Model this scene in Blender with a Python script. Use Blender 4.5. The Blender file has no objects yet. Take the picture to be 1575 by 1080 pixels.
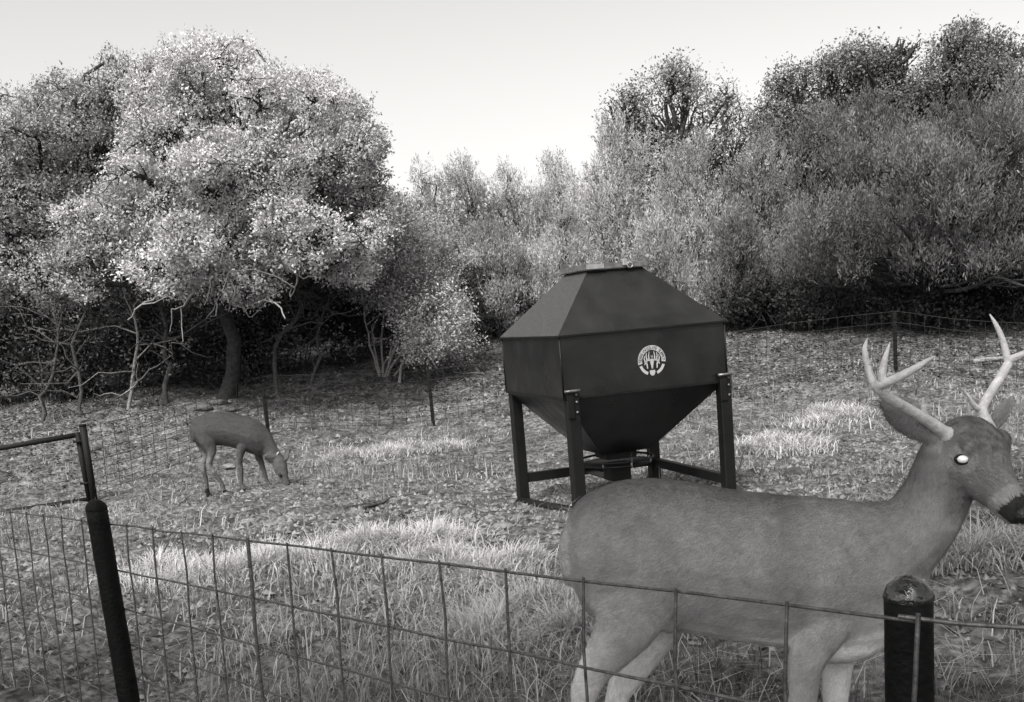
import bpy, bmesh, math, random
import numpy as np
from mathutils import Vector, Matrix

# ------------------------------------------------------------------ camera, sky, sun, exposure
scene = bpy.context.scene
C = scene.collection
PITCH = math.radians(8.0); ROLL = math.atan(0.055); FPX = 1600.0
CAM = np.array([0.0, 0.0, 1.30])
Fw = np.array([0, math.cos(PITCH), -math.sin(PITCH)])
U0 = np.array([0, math.sin(PITCH), math.cos(PITCH)])
R0 = np.array([1.0, 0, 0])
Rt = R0*math.cos(ROLL) - U0*math.sin(ROLL)
Up = U0*math.cos(ROLL) + R0*math.sin(ROLL)
cd = bpy.data.cameras.new('camera'); cam = bpy.data.objects.new('camera', cd); C.objects.link(cam)
cd.sensor_fit = 'HORIZONTAL'; cd.sensor_width = 36.0; cd.lens = 36.0*FPX/1575.0
cd.shift_y = 188.0/1575.0; cd.clip_start = 0.05; cd.clip_end = 1000.0
M = Matrix(((Rt[0], Up[0], -Fw[0], CAM[0]), (Rt[1], Up[1], -Fw[1], CAM[1]), (Rt[2], Up[2], -Fw[2], CAM[2]), (0, 0, 0, 1)))
cam.matrix_world = M
scene.camera = cam

SUN_AZ = math.radians(-153.0)      # azimuth from the view direction, negative = left
SUN_EL = math.radians(50.0)
w = bpy.data.worlds.new('World'); scene.world = w; w.use_nodes = True
nt = w.node_tree; nt.nodes.clear()
sky = nt.nodes.new('ShaderNodeTexSky'); sky.sky_type = 'NISHITA'; sky.sun_disc = False
sky.sun_elevation = SUN_EL; sky.sun_rotation = SUN_AZ
sky.air_density = 1.0; sky.dust_density = 4.0; sky.ozone_density = 1.0
bw = nt.nodes.new('ShaderNodeRGBToBW')
tn = nt.nodes.new('ShaderNodeMix'); tn.data_type = 'RGBA'; tn.blend_type = 'MULTIPLY'; tn.inputs[0].default_value = 1.0
tn.inputs[7].default_value = (1.0, 0.985, 0.965, 1)
bg = nt.nodes.new('ShaderNodeBackground'); bg.inputs[1].default_value = 0.135
out = nt.nodes.new('ShaderNodeOutputWorld')
nt.links.new(sky.outputs[0], bw.inputs[0]); nt.links.new(bw.outputs[0], tn.inputs[6])
nt.links.new(tn.outputs[2], bg.inputs[0]); nt.links.new(bg.outputs[0], out.inputs[0])
sd = bpy.data.lights.new('sun', 'SUN'); sd.energy = 1.5; sd.angle = math.radians(10); sd.color = (1, 0.985, 0.96)
sun = bpy.data.objects.new('sun', sd); C.objects.link(sun)
sdir = Vector((math.sin(SUN_AZ)*math.cos(SUN_EL), math.cos(SUN_AZ)*math.cos(SUN_EL), math.sin(SUN_EL)))
sun.rotation_euler = sdir.to_track_quat('Z', 'Y').to_euler()
vs = scene.view_settings
vs.view_transform = 'Standard'; vs.look = 'None'; vs.exposure = 1.3; vs.gamma = 1.0; vs.use_curve_mapping = False
scene.render.engine = 'CYCLES'
scene.cycles.use_denoising = True
scene.cycles.max_bounces = 6
scene.cycles.diffuse_bounces = 3
scene.cycles.transmission_bounces = 4

# ------------------------------------------------------------------ photograph pixel -> direction -> place
def ray(u, v): return Rt*((u-787.5)/FPX) + Up*((540-v+188)/FPX) + Fw
def at(u, v, Y):
    d = ray(u, v); return CAM + d*(Y/d[1])

# ground: thin-plate surface through places whose distance comes from known sizes
_ctl = [(0.0, 0.0, 0.0), (0.5, 1.3, 0.03), (-1.4, 3.4, -0.13), (-3, 2, -0.16), (3, 2, 0.12), (3.5, 5, 0.1)]
for u, v, Y in [(886, 789, 7.04), (800, 775, 8.2), (1127, 762, 7.43), (345, 757, 10.0), (667, 655, 16), (413, 676, 15.2),
                (1378, 577, 15), (146, 770, 12.2), (1300, 474, 21), (700, 545, 20), (300, 612, 17.5), (50, 650, 17), (1560, 590, 14.5)]:
    q = at(u, v, Y); _ctl.append((q[0], q[1], q[2]))
_ctl += [(-14, 28, 0.9), (0, 30, 2.0), (12, 28, 2.3), (-12, 4, -0.7), (12, 4, 0.6), (12, 16, 1.0), (-12, 14, -0.7), (0, -6, 0.0), (-8, -6, -0.3), (8, -6, 0.3)]
_ctl = np.array(_ctl); _N = len(_ctl)
def _phi(r2): return 0.5*r2*np.log(r2+1e-9)
_A = _ctl[:, :2]; _K = _phi(((_A[:, None]-_A[None])**2).sum(-1)) + np.eye(_N)*0.4
_P = np.c_[np.ones(_N), _A]
_S = np.linalg.solve(np.block([[_K, _P], [_P.T, np.zeros((3, 3))]]), np.r_[_ctl[:, 2], 0, 0, 0])
_rng = np.random.default_rng(5)
_tab = _rng.random((64, 64))
def vnoise(x, y, s, o=0):
    x = np.asarray(x, float)/s+o*7.31+1000; y = np.asarray(y, float)/s+o*3.77+1000
    i = np.floor(x).astype(int); j = np.floor(y).astype(int); f = x-i; g = y-j
    f = f*f*(3-2*f); g = g*g*(3-2*g)
    a = _tab[i % 64, j % 64]; b = _tab[(i+1) % 64, j % 64]; c = _tab[i % 64, (j+1) % 64]; d = _tab[(i+1) % 64, (j+1) % 64]
    return (a*(1-f)+b*f)*(1-g)+(c*(1-f)+d*f)*g
def gz(x, y):
    x = np.atleast_1d(np.asarray(x, float)); y = np.atleast_1d(np.asarray(y, float))
    xc = np.clip(x, -14, 14); yc = np.clip(y, -6, 30)
    r2 = (xc[..., None]-_A[:, 0])**2+(yc[..., None]-_A[:, 1])**2
    z = _phi(r2)@_S[:_N]+_S[_N]+_S[_N+1]*xc+_S[_N+2]*yc
    z += 0.10*(vnoise(x, y, 1.7)-.5)*np.clip((y-2)/4, 0.2, 1) + 0.05*(vnoise(x, y, .55, 2)-.5)
    return z
def gz1(x, y): return float(gz(x, y)[0])
def ground_at(u, v):
    d = ray(u, v); t = 0.8
    while t < 40:
        p = CAM+d*t
        if p[2] < gz1(p[0], p[1]): return p
        t += 0.03
    return CAM+d*t

# ------------------------------------------------------------------ materials
def tint3(v): return (v*1.0, v*0.98, v*0.99, 1)
def mat(name, base, rough=0.8, var=0.0, scale=8.0, bump=0.0, bscale=60.0, metal=0.0, spec=0.5, attr=None, trans=0.0, detail=6, coat=0.0):
    m = bpy.data.materials.new(name); m.use_nodes = True
    n = m.node_tree.nodes; L = m.node_tree.links
    b = n['Principled BSDF']; b.inputs['Roughness'].default_value = rough; b.inputs['Metallic'].default_value = metal
    b.inputs['Specular IOR Level'].default_value = spec
    b.inputs['Coat Weight'].default_value = coat
    b.inputs['Base Color'].default_value = tint3(base)
    col = None
    tc = n.new('ShaderNodeTexCoord')
    if var > 0:
        nz = n.new('ShaderNodeTexNoise'); nz.inputs['Scale'].default_value = scale; nz.inputs['Detail'].default_value = detail
        nz.inputs['Roughness'].default_value = 0.65
        L.new(tc.outputs['Object'], nz.inputs['Vector'])
        cr = n.new('ShaderNodeValToRGB'); cr.color_ramp.elements[0].position = 0.3; cr.color_ramp.elements[1].position = 0.72
        cr.color_ramp.elements[0].color = tint3(base*(1-var)); cr.color_ramp.elements[1].color = tint3(min(base*(1+var), .9))
        L.new(nz.outputs[0], cr.inputs[0]); col = cr.outputs[0]
    if attr:
        a = n.new('ShaderNodeAttribute'); a.attribute_name = attr
        mx = n.new('ShaderNodeMix'); mx.data_type = 'RGBA'; mx.blend_type = 'MULTIPLY'; mx.inputs[0].default_value = 1
        if col: L.new(col, mx.inputs[6])
        else: mx.inputs[6].default_value = tint3(base)
        L.new(a.outputs['Fac'], mx.inputs[7]); col = mx.outputs[2]
    if col: L.new(col, b.inputs['Base Color'])
    if bump > 0:
        nb = n.new('ShaderNodeTexNoise'); nb.inputs['Scale'].default_value = bscale; nb.inputs['Detail'].default_value = 5
        L.new(tc.outputs['Object'], nb.inputs['Vector'])
        bp = n.new('ShaderNodeBump'); bp.inputs['Strength'].default_value = bump; bp.inputs['Distance'].default_value = 0.02
        L.new(nb.outputs[0], bp.inputs['Height']); L.new(bp.outputs[0], b.inputs['Normal'])
    if trans > 0:
        t = n.new('ShaderNodeBsdfTranslucent'); t.inputs[0].default_value = tint3(base)
        if col: L.new(col, t.inputs[0])
        ms = n.new('ShaderNodeMixShader'); ms.inputs[0].default_value = trans
        o = n['Material Output']; L.new(b.outputs[0], ms.inputs[1]); L.new(t.outputs[0], ms.inputs[2]); L.new(ms.outputs[0], o.inputs[0])
    return m
MT = {}
MT['soil'] = mat('soil', 0.115, 0.95, 0.55, 2.2, 0.9, 45, spec=0.1, detail=12)
def speckle(m, scale, lo, hi):
    n = m.node_tree.nodes; L_ = m.node_tree.links; b = n['Principled BSDF']; src = b.inputs['Base Color'].links[0].from_socket
    tc = n.new('ShaderNodeTexCoord'); col = src
    for sc, a0, a1 in ((scale, .38, .62), (scale*.28, .30, .66)):
        nz = n.new('ShaderNodeTexNoise'); nz.inputs['Scale'].default_value = sc; nz.inputs['Detail'].default_value = 4
        L_.new(tc.outputs['Object'], nz.inputs['Vector']); mr = n.new('ShaderNodeMapRange')
        mr.inputs[1].default_value = a0; mr.inputs[2].default_value = a1; mr.inputs[3].default_value = lo; mr.inputs[4].default_value = hi
        L_.new(nz.outputs[0], mr.inputs[0]); mx = n.new('ShaderNodeMix'); mx.data_type = 'RGBA'; mx.blend_type = 'MULTIPLY'; mx.inputs[0].default_value = 1
        L_.new(col, mx.inputs[6]); L_.new(mr.outputs[0], mx.inputs[7]); col = mx.outputs[2]
    L_.new(col, b.inputs['Base Color'])
speckle(MT['soil'], 26, .45, 1.4)
MT['grass'] = mat('dry_grass', 0.30, 0.8, attr='tint', trans=0.25, spec=0.15)
MT['clod'] = mat('clod', 0.26, 0.95, attr='tint', spec=0.1)
MT['rock'] = mat('limestone', 0.17, 0.9, 0.4, 9, 0.5, 30, spec=0.2)
MT['oak_leaf'] = mat('oak_leaf', 0.54, 0.75, attr='tint', trans=0.22, spec=0.12)
MT['jun_leaf'] = mat('juniper_leaf', 0.42, 0.8, attr='tint', trans=0.18, spec=0.1)
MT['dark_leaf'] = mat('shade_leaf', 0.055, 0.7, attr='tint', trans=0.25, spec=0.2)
MT['bark'] = mat('bark', 0.04, 0.95, 0.5, 14, 0.8, 40, spec=0.1)
MT['pale_bark'] = mat('pale_bark', 0.22, 0.9, 0.4, 20, 0.5, 50, spec=0.1)
MT['grey_bark'] = mat('grey_bark', 0.075, 0.95, 0.5, 20, 0.5, 50, spec=0.1)
MT['feeder'] = mat('black_powder_coat', 0.008, 0.30, 0.7, 4, 0.05, 14, spec=0.5, detail=10)
MT['skylit'] = mat('skylit_paint', 0.042, 0.6, 0.45, 40, 0.1, 60, spec=0.4)  # paler left roof slope: sky light put into the paint colour
MT['feeder_leg'] = mat('leg_paint', 0.007, 0.5, 0.4, 10, 0.1, 40, spec=0.25)
MT['lid'] = mat('lid_metal', 0.16, 0.4, 0.5, 25, spec=0.5, metal=0.4)
MT['bright'] = mat('bare_zinc', 0.38, 0.35, 0.2, 30, metal=0.5)
MT['decal'] = mat('decal_cream', 0.40, 0.6, 0.12, 40)
MT['ink'] = mat('decal_ink', 0.02, 0.6)
MT['pipe'] = mat('pipe_black', 0.0035, 0.6, 0.5, 30, 0.25, 90, spec=0.12)
MT['tar'] = mat('tar_cap', 0.004, 0.07, 0.3, 60, 0.35, 40, spec=0.9)
MT['wire'] = mat('weathered_wire', 0.11, 0.42, 0.7, 60, 0.2, 300, metal=0.6)
MT['wire2'] = mat('far_wire', 0.015, 0.6, 0.4, 30, metal=0.3)
MT['tpost'] = mat('tpost', 0.006, 0.7, 0.4, 20, spec=0.2)
MT['coat'] = mat('deer_coat', 0.30, 0.85, 0.16, 34, 0.35, 260, attr='coat', spec=0.12)
MT['antler'] = mat('antler', 0.46, 0.45, 0.28, 40, 0.3, 90, spec=0.4)
MT['eye'] = mat('eye_black', 0.006, 0.1)
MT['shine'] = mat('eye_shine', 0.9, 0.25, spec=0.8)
MT['nose'] = mat('wet_nose', 0.012, 0.3, 0.3, 60, 0.3, 200)

def rough_var(m, lo, hi, scale):
    n = m.node_tree.nodes; L_ = m.node_tree.links; tc = n.new('ShaderNodeTexCoord'); mp = n.new('ShaderNodeMapping'); mp.inputs['Scale'].default_value = (1, 1, .3)
    nz = n.new('ShaderNodeTexNoise'); nz.inputs['Scale'].default_value = scale; nz.inputs['Detail'].default_value = 8; mr = n.new('ShaderNodeMapRange')
    mr.inputs[1].default_value = .35; mr.inputs[2].default_value = .68; mr.inputs[3].default_value = lo; mr.inputs[4].default_value = hi
    L_.new(tc.outputs['Object'], mp.inputs[0]); L_.new(mp.outputs[0], nz.inputs['Vector']); L_.new(nz.outputs[0], mr.inputs[0]); L_.new(mr.outputs[0], n['Principled BSDF'].inputs['Roughness'])
rough_var(MT['feeder'], .27, .46, 6)

# ------------------------------------------------------------------ mesh helpers
def sst(a, b, x): t_ = np.clip((x-a)/(b-a), 0, 1); return t_*t_*(3-2*t_)
def mesh(name, V, faces, mt, parent=None, smooth=False, tint=None, aname='tint', link=True):
    """faces: list of int arrays (n,3) / (n,4)"""
    me = bpy.data.meshes.new(name)
    V = np.asarray(V, np.float32)
    if isinstance(faces, np.ndarray): faces = [faces]
    faces = [np.asarray(f, np.int32) for f in faces if len(f)]
    tot = sum(f.size for f in faces); npoly = sum(len(f) for f in faces)
    me.vertices.add(len(V)); me.vertices.foreach_set('co', V.ravel())
    me.loops.add(tot); me.polygons.add(npoly)
    me.loops.foreach_set('vertex_index', np.concatenate([f.ravel() for f in faces]))
    st = []; k = 0
    for f in faces:
        st.append(k+np.arange(len(f))*f.shape[1]); k += f.size
    me.polygons.foreach_set('loop_start', np.concatenate(st).astype(np.int32))
    if smooth: me.polygons.foreach_set('use_smooth', np.ones(npoly, bool))
    if tint is not None:
        a = me.attributes.new(aname, 'FLOAT', 'POINT'); a.data.foreach_set('value', np.asarray(tint, np.float32))
    me.update(calc_edges=True); me.materials.append(MT[mt] if isinstance(mt, str) else mt)
    if not link: return me
    o = bpy.data.objects.new(name, me); C.objects.link(o)
    if parent: o.parent = parent
    return o
def tag(o, label, cat, group=None):
    o['label'] = label; o['category'] = cat
    if group: o['group'] = group
    return o
def struct(o): o['kind'] = 'structure'; return o
def stuff(o, label, cat): o['kind'] = 'stuff'; o['label'] = label; o['category'] = cat; return o
def empty(name, loc, rz=0):
    o = bpy.data.objects.new(name, None); C.objects.link(o); o.location = [float(c) for c in loc]; o.rotation_euler = (0, 0, rz); o.empty_display_size = .1
    return o
def tubes(paths, sides=6):
    """paths: list of (points (n,3), radii (n,)) -> V, quads"""
    VV = []; FF = []; k = 0
    ca = np.cos(np.arange(sides)*2*math.pi/sides); sa = np.sin(np.arange(sides)*2*math.pi/sides)
    for P, r in paths:
        P = np.asarray(P, float); n = len(P); r = np.broadcast_to(np.asarray(r, float), (n,))
        T = np.gradient(P, axis=0); T /= np.linalg.norm(T, axis=1)[:, None]+1e-9
        a = np.where(np.abs(T[:, 2:3]) < 0.9, np.array([[0, 0, 1.]]), np.array([[1., 0, 0]]))
        a = np.broadcast_to(a[:1], T.shape) if n < 3 else np.broadcast_to(a[n//2:n//2+1], T.shape)
        X = np.cross(a, T); X /= np.linalg.norm(X, axis=1)[:, None]+1e-9; Y = np.cross(T, X)
        ring = P[:, None]+r[:, None, None]*(X[:, None]*ca[None, :, None]+Y[:, None]*sa[None, :, None])
        VV.append(ring.reshape(-1, 3))
        i = np.arange(n-1)[:, None]*sides; j = np.arange(sides)[None]; j2 = (j+1) % sides
        FF.append(k+np.stack([i+j, i+j2, i+sides+j2, i+sides+j], -1).reshape(-1, 4))
        FF.append(k+np.arange(sides-1, -1, -1).reshape(1, -1) if sides == 4 else np.zeros((0, 4), int))
        k += n*sides
    return np.concatenate(VV), np.concatenate(FF)
def solid_tube(name, P, r, mt, parent=None, sides=8, smooth=True):
    P = np.asarray(P, float); n = len(P); r = np.broadcast_to(np.asarray(r, float), (n,))
    V, Q = tubes([(P, r)], sides)
    Q = Q[:(n-1)*sides]
    c0 = len(V); V = np.r_[V, P[:1], P[-1:]]
    j = np.arange(sides); j2 = (j+1) % sides
    T = np.r_[np.stack([j2, j, np.full(sides, c0)], 1), np.stack([(n-1)*sides+j, (n-1)*sides+j2, np.full(sides, c0+1)], 1)]
    return mesh(name, V, [Q, T], mt, parent, smooth)
def box(name, lo, hi, mt, parent=None, bev=0.004):
    bm = bmesh.new(); bmesh.ops.create_cube(bm, size=1)
    lo = np.array(lo, float); hi = np.array(hi, float)
    for v in bm.verts: v.co = Vector([(lo[i]+hi[i])/2+v.co[i]*(hi[i]-lo[i]) for i in range(3)])
    if bev: bmesh.ops.bevel(bm, geom=list(bm.edges), offset=bev, segments=1, affect='EDGES')
    me = bpy.data.meshes.new(name); bm.to_mesh(me); bm.free(); me.materials.append(MT[mt])
    o = bpy.data.objects.new(name, me); C.objects.link(o)
    if parent: o.parent = parent
    return o
def poly(name, V, faces, mt, parent=None, solid=0.0, bev=0.0):
    me = bpy.data.meshes.new(name); me.from_pydata([tuple(map(float, v)) for v in V], [], faces); me.update(); me.materials.append(MT[mt])
    if bev or solid:
        bm = bmesh.new(); bm.from_mesh(me)
        bmesh.ops.recalc_face_normals(bm, faces=bm.faces)
        if solid: bmesh.ops.solidify(bm, geom=list(bm.faces), thickness=solid)
        if bev: bmesh.ops.bevel(bm, geom=[e for e in bm.edges if len(e.link_faces) == 2 and e.calc_face_angle() > .3], offset=bev, segments=2, affect='EDGES')
        bm.to_mesh(me); bm.free()
    o = bpy.data.objects.new(name, me); C.objects.link(o)
    if parent: o.parent = parent
    return o

# ------------------------------------------------------------------ ground sheet
def axis(dense0, dense1, step, far0, far1):
    a = list(np.arange(dense0, dense1+1e-6, step)); s = step; x = dense1
    while x < far1: s *= 1.35; x = min(x+s, far1); a.append(x)
    s = step; x = dense0
    while x > far0: s *= 1.35; x = max(x-s, far0); a.insert(0, x)
    return np.array(a)
gx = axis(-9, 9, .09, -300, 300); gy = axis(0, 19, .09, -300, 300)
GX, GY = np.meshgrid(gx, gy); GZ = gz(GX.ravel(), GY.ravel())
_r2 = np.random.default_rng(3)
GZ = GZ+0.017*_r2.normal(size=GZ.shape)*((np.abs(GX.ravel()) < 9) & (GY.ravel() > 0) & (GY.ravel() < 19))
nx, ny = len(gx), len(gy); ii = (np.arange(ny-1)[:, None]*nx+np.arange(nx-1)[None]).ravel()
struct(mesh('ground', np.c_[GX.ravel(), GY.ravel(), GZ], np.stack([ii, ii+1, ii+nx+1, ii+nx], 1), 'soil', smooth=True))

# ------------------------------------------------------------------ trees
def smooth_path(P, k=5):
    P = np.asarray(P, float); n = len(P); out_ = []
    for i in range(n-1):
        p0 = P[max(i-1, 0)]; p1 = P[i]; p2 = P[i+1]; p3 = P[min(i+2, n-1)]
        for t in np.linspace(0, 1, k, endpoint=False):
            out_.append(.5*((2*p1)+(-p0+p2)*t+(2*p0-5*p1+4*p2-p3)*t*t+(-p0+3*p1-3*p2+p3)*t**3))
    out_.append(P[-1]); return np.array(out_)
def unit(v): return v/(np.linalg.norm(v, axis=-1, keepdims=True)+1e-9)
def curve(a, b, rng, n=7, wob=.12, lift=0.0):
    a = np.asarray(a, float); b = np.asarray(b, float); t = np.linspace(0, 1, n)[:, None]; L = np.linalg.norm(b-a)
    P = a+(b-a)*t+np.array([0, 0, 1.])*lift*L*np.sin(t*math.pi)
    off = np.cumsum(rng.normal(size=(n, 3)), 0); off -= off[:1]*(1-t)+off[-1:]*t
    return P+off*wob*L/n
def leaves(cent, outw, rng, kind, size, per, spread, tintc):
    n = len(cent); k = n*per
    c = np.repeat(cent, per, 0); o = np.repeat(outw, per, 0); tt = np.repeat(tintc, per)*rng.uniform(.86, 1.14, k)
    if kind == 'oak':
        p = c+rng.normal(size=(k, 3))*spread
        d = unit(rng.normal(size=(k, 3))+o*.5+[0, 0, .2]); L = size*rng.uniform(.7, 1.3, (k, 1)); W = L*rng.uniform(.42, .62, (k, 1))
        nn = unit(rng.normal(size=(k, 3))*.8+o*.5+[0, -.1, .6]); s = unit(np.cross(d, nn)); base = .0
        fold = unit(np.cross(s, d))*W*.25
        V = np.stack([p, p+d*L*.45+s*W*.5+fold, p+d*L, p+d*L*.45-s*W*.5+fold], 1)
    else:
        ax = unit(o*.55+[0, 0, .55]+rng.normal(size=o.shape)*.12)
        ax = np.repeat(unit(outw*(.3 if kind == 'plume' else .5)+[.0, 0, (1.0 if kind == 'plume' else .7)]+rng.normal(size=outw.shape)*(.2 if kind == 'plume' else .28)), per, 0)
        h = rng.uniform(0, 1, (k, 1)); d = unit(ax+rng.normal(size=(k, 3))*.42)
        p = c+ax*h*spread*2.2+rng.normal(size=(k, 3))*spread*.30*(1-.6*h)
        L = size*rng.uniform(.6, 1.3, (k, 1)); W = L*rng.uniform(.16, .28, (k, 1))
        s = unit(np.cross(d, rng.normal(size=(k, 3))))
        V = np.stack([p, p+d*L*.5+s*W*.5, p+d*L, p+d*L*.5-s*W*.5], 1)
    return V.reshape(-1, 3), np.arange(k*4).reshape(-1, 4), np.repeat(tt, 4)
def crown_points(lobes, n, rng, shell=.5, gap=.32, freq=1.0):
    vol = np.array([np.prod(r)**(2/3.) for c, r in lobes]); cnt = (n*1.6*vol/vol.sum()).astype(int)
    C_, O_, I_ = [], [], []
    for i, (c, r) in enumerate(lobes):
        c = np.asarray(c, float); r = np.asarray(r, float)
        d = unit(rng.normal(size=(cnt[i], 3)))
        rad = (shell+(1-shell)*rng.random((cnt[i], 1))**.6)
        # uneven outline
        ph = rng.uniform(0, 6, (5, 3)); fr = rng.normal(size=(5, 3))*3.2
        bump = sum(np.sin((d*fr[q]).sum(1)*1.6+ph[q, 0]) for q in range(5))[:, None]*.085
        p = c+d*r*rad*(1+bump)
        C_.append(p); O_.append(unit(d/r)); I_.append(np.full(cnt[i], i))
    P = np.concatenate(C_); O = np.concatenate(O_); I = np.concatenate(I_)
    q = P*freq
    g = (np.sin(q[:, 0]*3.1+q[:, 2]*1.7+1)+np.sin(q[:, 1]*3.3-q[:, 2]*2.1)+np.sin(q[:, 2]*3.7+q[:, 0]*1.3-2)+np.sin((q[:, 0]-q[:, 1])*4.7))/4
    keep = (g > -1+2*gap*.9*rng.random(len(P))**.5*1.0) if gap > 0 else np.ones(len(P), bool)
    P, O, I, g = P[keep], O[keep], I[keep], g[keep]
    if len(P) > n:
        s = rng.permutation(len(P))[:n]; P, O, I, g = P[s], O[s], I[s], g[s]
    return P, O, I, g
def tree(name, label, cat, base, lobes, n, kind='oak', size=.06, per=14, spread=.09, trunk_r=.14, fork=.35, leafm='oak_leaf', barkm='bark',
         seed=1, gap=.3, shell=.5, stems=1, subs=9, twig=.25, group=None, tmul=1.0, freq=1.0, rag=0):
    rng = np.random.default_rng(seed); base = np.asarray(base, float)
    if rag:      # break every lobe into a smaller core with ragged boughs round it
        new = []
        for c, r in lobes:
            r = np.asarray(r, float); new.append((np.asarray(c, float), r*(.8 if rag < 5 else .62)))
            for k in range(rag):
                d = unit(rng.normal(size=3)+[0, -.25, .35]); f = rng.uniform(.26, .46); new.append((np.asarray(c)+d*r*rng.uniform(.7, .95), r*f*np.array([1.15, 1.15, .85])))
        lobes = new; subs = max(4, subs//2)
    root = empty(name, base); tag(root, label, cat, group)
    cen = np.mean([l[0] for l in lobes], 0); paths = []; ends = []; eo = []
    forks = []
    for s in range(stems):
        b = base+np.array([rng.normal()*.18*(stems > 1), rng.normal()*.18*(stems > 1), -.12])
        fk = b+(cen-b)*np.array([.45, .45, fork])*rng.uniform(.8, 1.2)+np.array([rng.normal()*.3*(stems > 1), rng.normal()*.3*(stems > 1), 0])
        P = curve(b, fk, rng, 7, .25); r = np.linspace(trunk_r*1.0, trunk_r*.66, 7)/(stems**.4); r[0] *= 1.35
        paths.append((P, r)); forks.append(fk)
    for i, (c, r) in enumerate(lobes):
        fk = forks[i % stems]; P = curve(fk, c, rng, 9, .45, .06); r0 = trunk_r*.5/(stems**.4)
        paths.append((P, np.linspace(r0, r0*.35, 9)))
        rr = np.asarray(r, float)
        for j in range(subs):
            d = unit(rng.normal(size=3)+[0, -.15, .15]); e = np.asarray(c)+d*rr*rng.uniform(.65, .97)
            a = P[rng.integers(3, 9)]; Q = curve(a, e, rng, 7, .5, .05)
            paths.append((Q, np.linspace(r0*.32, r0*.08, 7))); ends += [Q[3], Q[5], Q[6]]; eo += [i]*3
    PC, O, I, g = crown_points(lobes, n, rng, shell, gap, freq)
    ends = np.array(ends)
    sel = np.nonzero(rng.random(len(PC)) < twig)[0]
    for s in sel:
        dd = ((ends-PC[s])**2).sum(1); e = ends[dd.argmin()]
        if dd.min() < 4.0: paths.append((curve(e, PC[s]+O[s]*.04, rng, 4, .5), np.array([.010, .008, .006, .004])*(trunk_r/.14)**.5))
    big = [p for p in paths if len(p[0]) > 4]; small = [p for p in paths if len(p[0]) <= 4]
    V1, F1 = tubes(big, 7); 
    mesh('trunk', V1-base, F1, barkm, root, True)
    if small:
        V2, F2 = tubes(small, 3); mesh('twigs', V2-base, F2, barkm, root)['kind'] = 'stuff'
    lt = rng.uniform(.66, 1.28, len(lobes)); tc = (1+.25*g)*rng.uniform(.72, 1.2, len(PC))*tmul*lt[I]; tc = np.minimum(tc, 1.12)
    V3, F3, T3 = leaves(PC, O, rng, kind, size, per, spread, tc)
    mesh('crown', V3-base, F3, leafm, root, tint=T3)
    return root
def L(u, v, Y, r, rz=None, ry=None):
    s = Y/FPX; return (at(u, v, Y), (r*s, (ry or r)*s, (rz or r)*s))
def base_at(u, v, Y):
    p = at(u, v, Y); return np.array([p[0], p[1], gz1(p[0], p[1])])

oakg = 'trees along the edge of the clearing'
oak = tree('live_oak', 'large pale-leaved oak with rounded crown, tallest tree on the left behind the grazing deer', 'tree', base_at(345, 600, 17.6),
     [L(315, 125, 17.6, 88, 80), L(455, 180, 17.2, 110, 90), L(275, 225, 17, 110, 100), L(390, 290, 16.2, 130, 95), L(535, 260, 17, 75, 85),
      L(225, 320, 16.2, 100, 75), L(470, 370, 16, 105, 55), L(320, 385, 15.8, 105, 60), L(575, 330, 17.2, 48, 60), L(150, 365, 16.5, 60, 60), L(235, 415, 16.2, 80, 45), L(365, 432, 16, 85, 38), L(130, 420, 16.6, 60, 45), L(540, 405, 16.8, 60, 45), L(205, 150, 18, 40, 50)],
     7400, size=.052, per=20, spread=.055, trunk_r=.15, seed=11, gap=.42, subs=10, group=oakg, fork=.5, rag=3)
tree('live_oak', 'shaded oak at the left edge, left of the tallest pale oak', 'tree', base_at(120, 620, 19.5),
     [L(120, 180, 19.5, 105, 80), L(10, 210, 19, 100, 90), L(60, 300, 18.5, 125, 95), L(165, 250, 20, 80, 90), L(-80, 300, 18.5, 110, 120), L(50, 420, 18, 110, 60), L(-60, 450, 18, 90, 80), L(185, 130, 20, 50, 40)],
     4800, size=.056, per=16, spread=.06, trunk_r=.15, seed=12, gap=.45, subs=9, group=oakg, tmul=.68, fork=.45, rag=3)
bush = tree('pale_shrub_tree', 'bushy tree with pale fanned stems right of the tall pale oak', 'tree', ground_at(590, 580),
     [L(640, 400, 18.5, 75, 70), L(660, 475, 18.3, 62, 60), L(585, 410, 18.3, 70, 70), L(690, 490, 18.7, 40, 45), L(600, 350, 18.9, 50, 50), L(655, 530, 18.1, 45, 26), L(705, 525, 18.5, 32, 26)],
     2500, size=.05, per=14, spread=.08, trunk_r=.035, seed=13, gap=.45, stems=2, subs=8, barkm='pale_bark', group=oakg, tmul=.85, fork=.55, twig=.4)

_dr = np.random.default_rng(31)
for Pp in [[(335, 405), (322, 430), (335, 455), (328, 488)], [(385, 425), (402, 452), (425, 470), (440, 490)], [(280, 430), (250, 452), (215, 470), (200, 492)], [(350, 420), (362, 450), (348, 478)], [(430, 400), (455, 425), (450, 455)], [(300, 440), (290, 465), (262, 480)]]:
    q = np.array([at(u, v, 15.6+_dr.uniform(-.4, .4)) for u, v in Pp]); q = smooth_path(q, 4)+_dr.normal(size=((len(Pp)-1)*4+1, 3))*.02
    ps = [(q-np.array(oak.location), np.linspace(.026, .008, len(q)))]
    for k in (4, 6, 8):
        if k < len(q): ps.append((curve(q[k], q[k]+_dr.normal(size=3)*[.35, .2, .3], _dr, 5, .5)-np.array(oak.location), np.linspace(.012, .004, 5)))
    V, Fq = tubes(ps, 6); mesh('dead_limb', V, Fq, 'pale_bark', oak, True)
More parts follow.
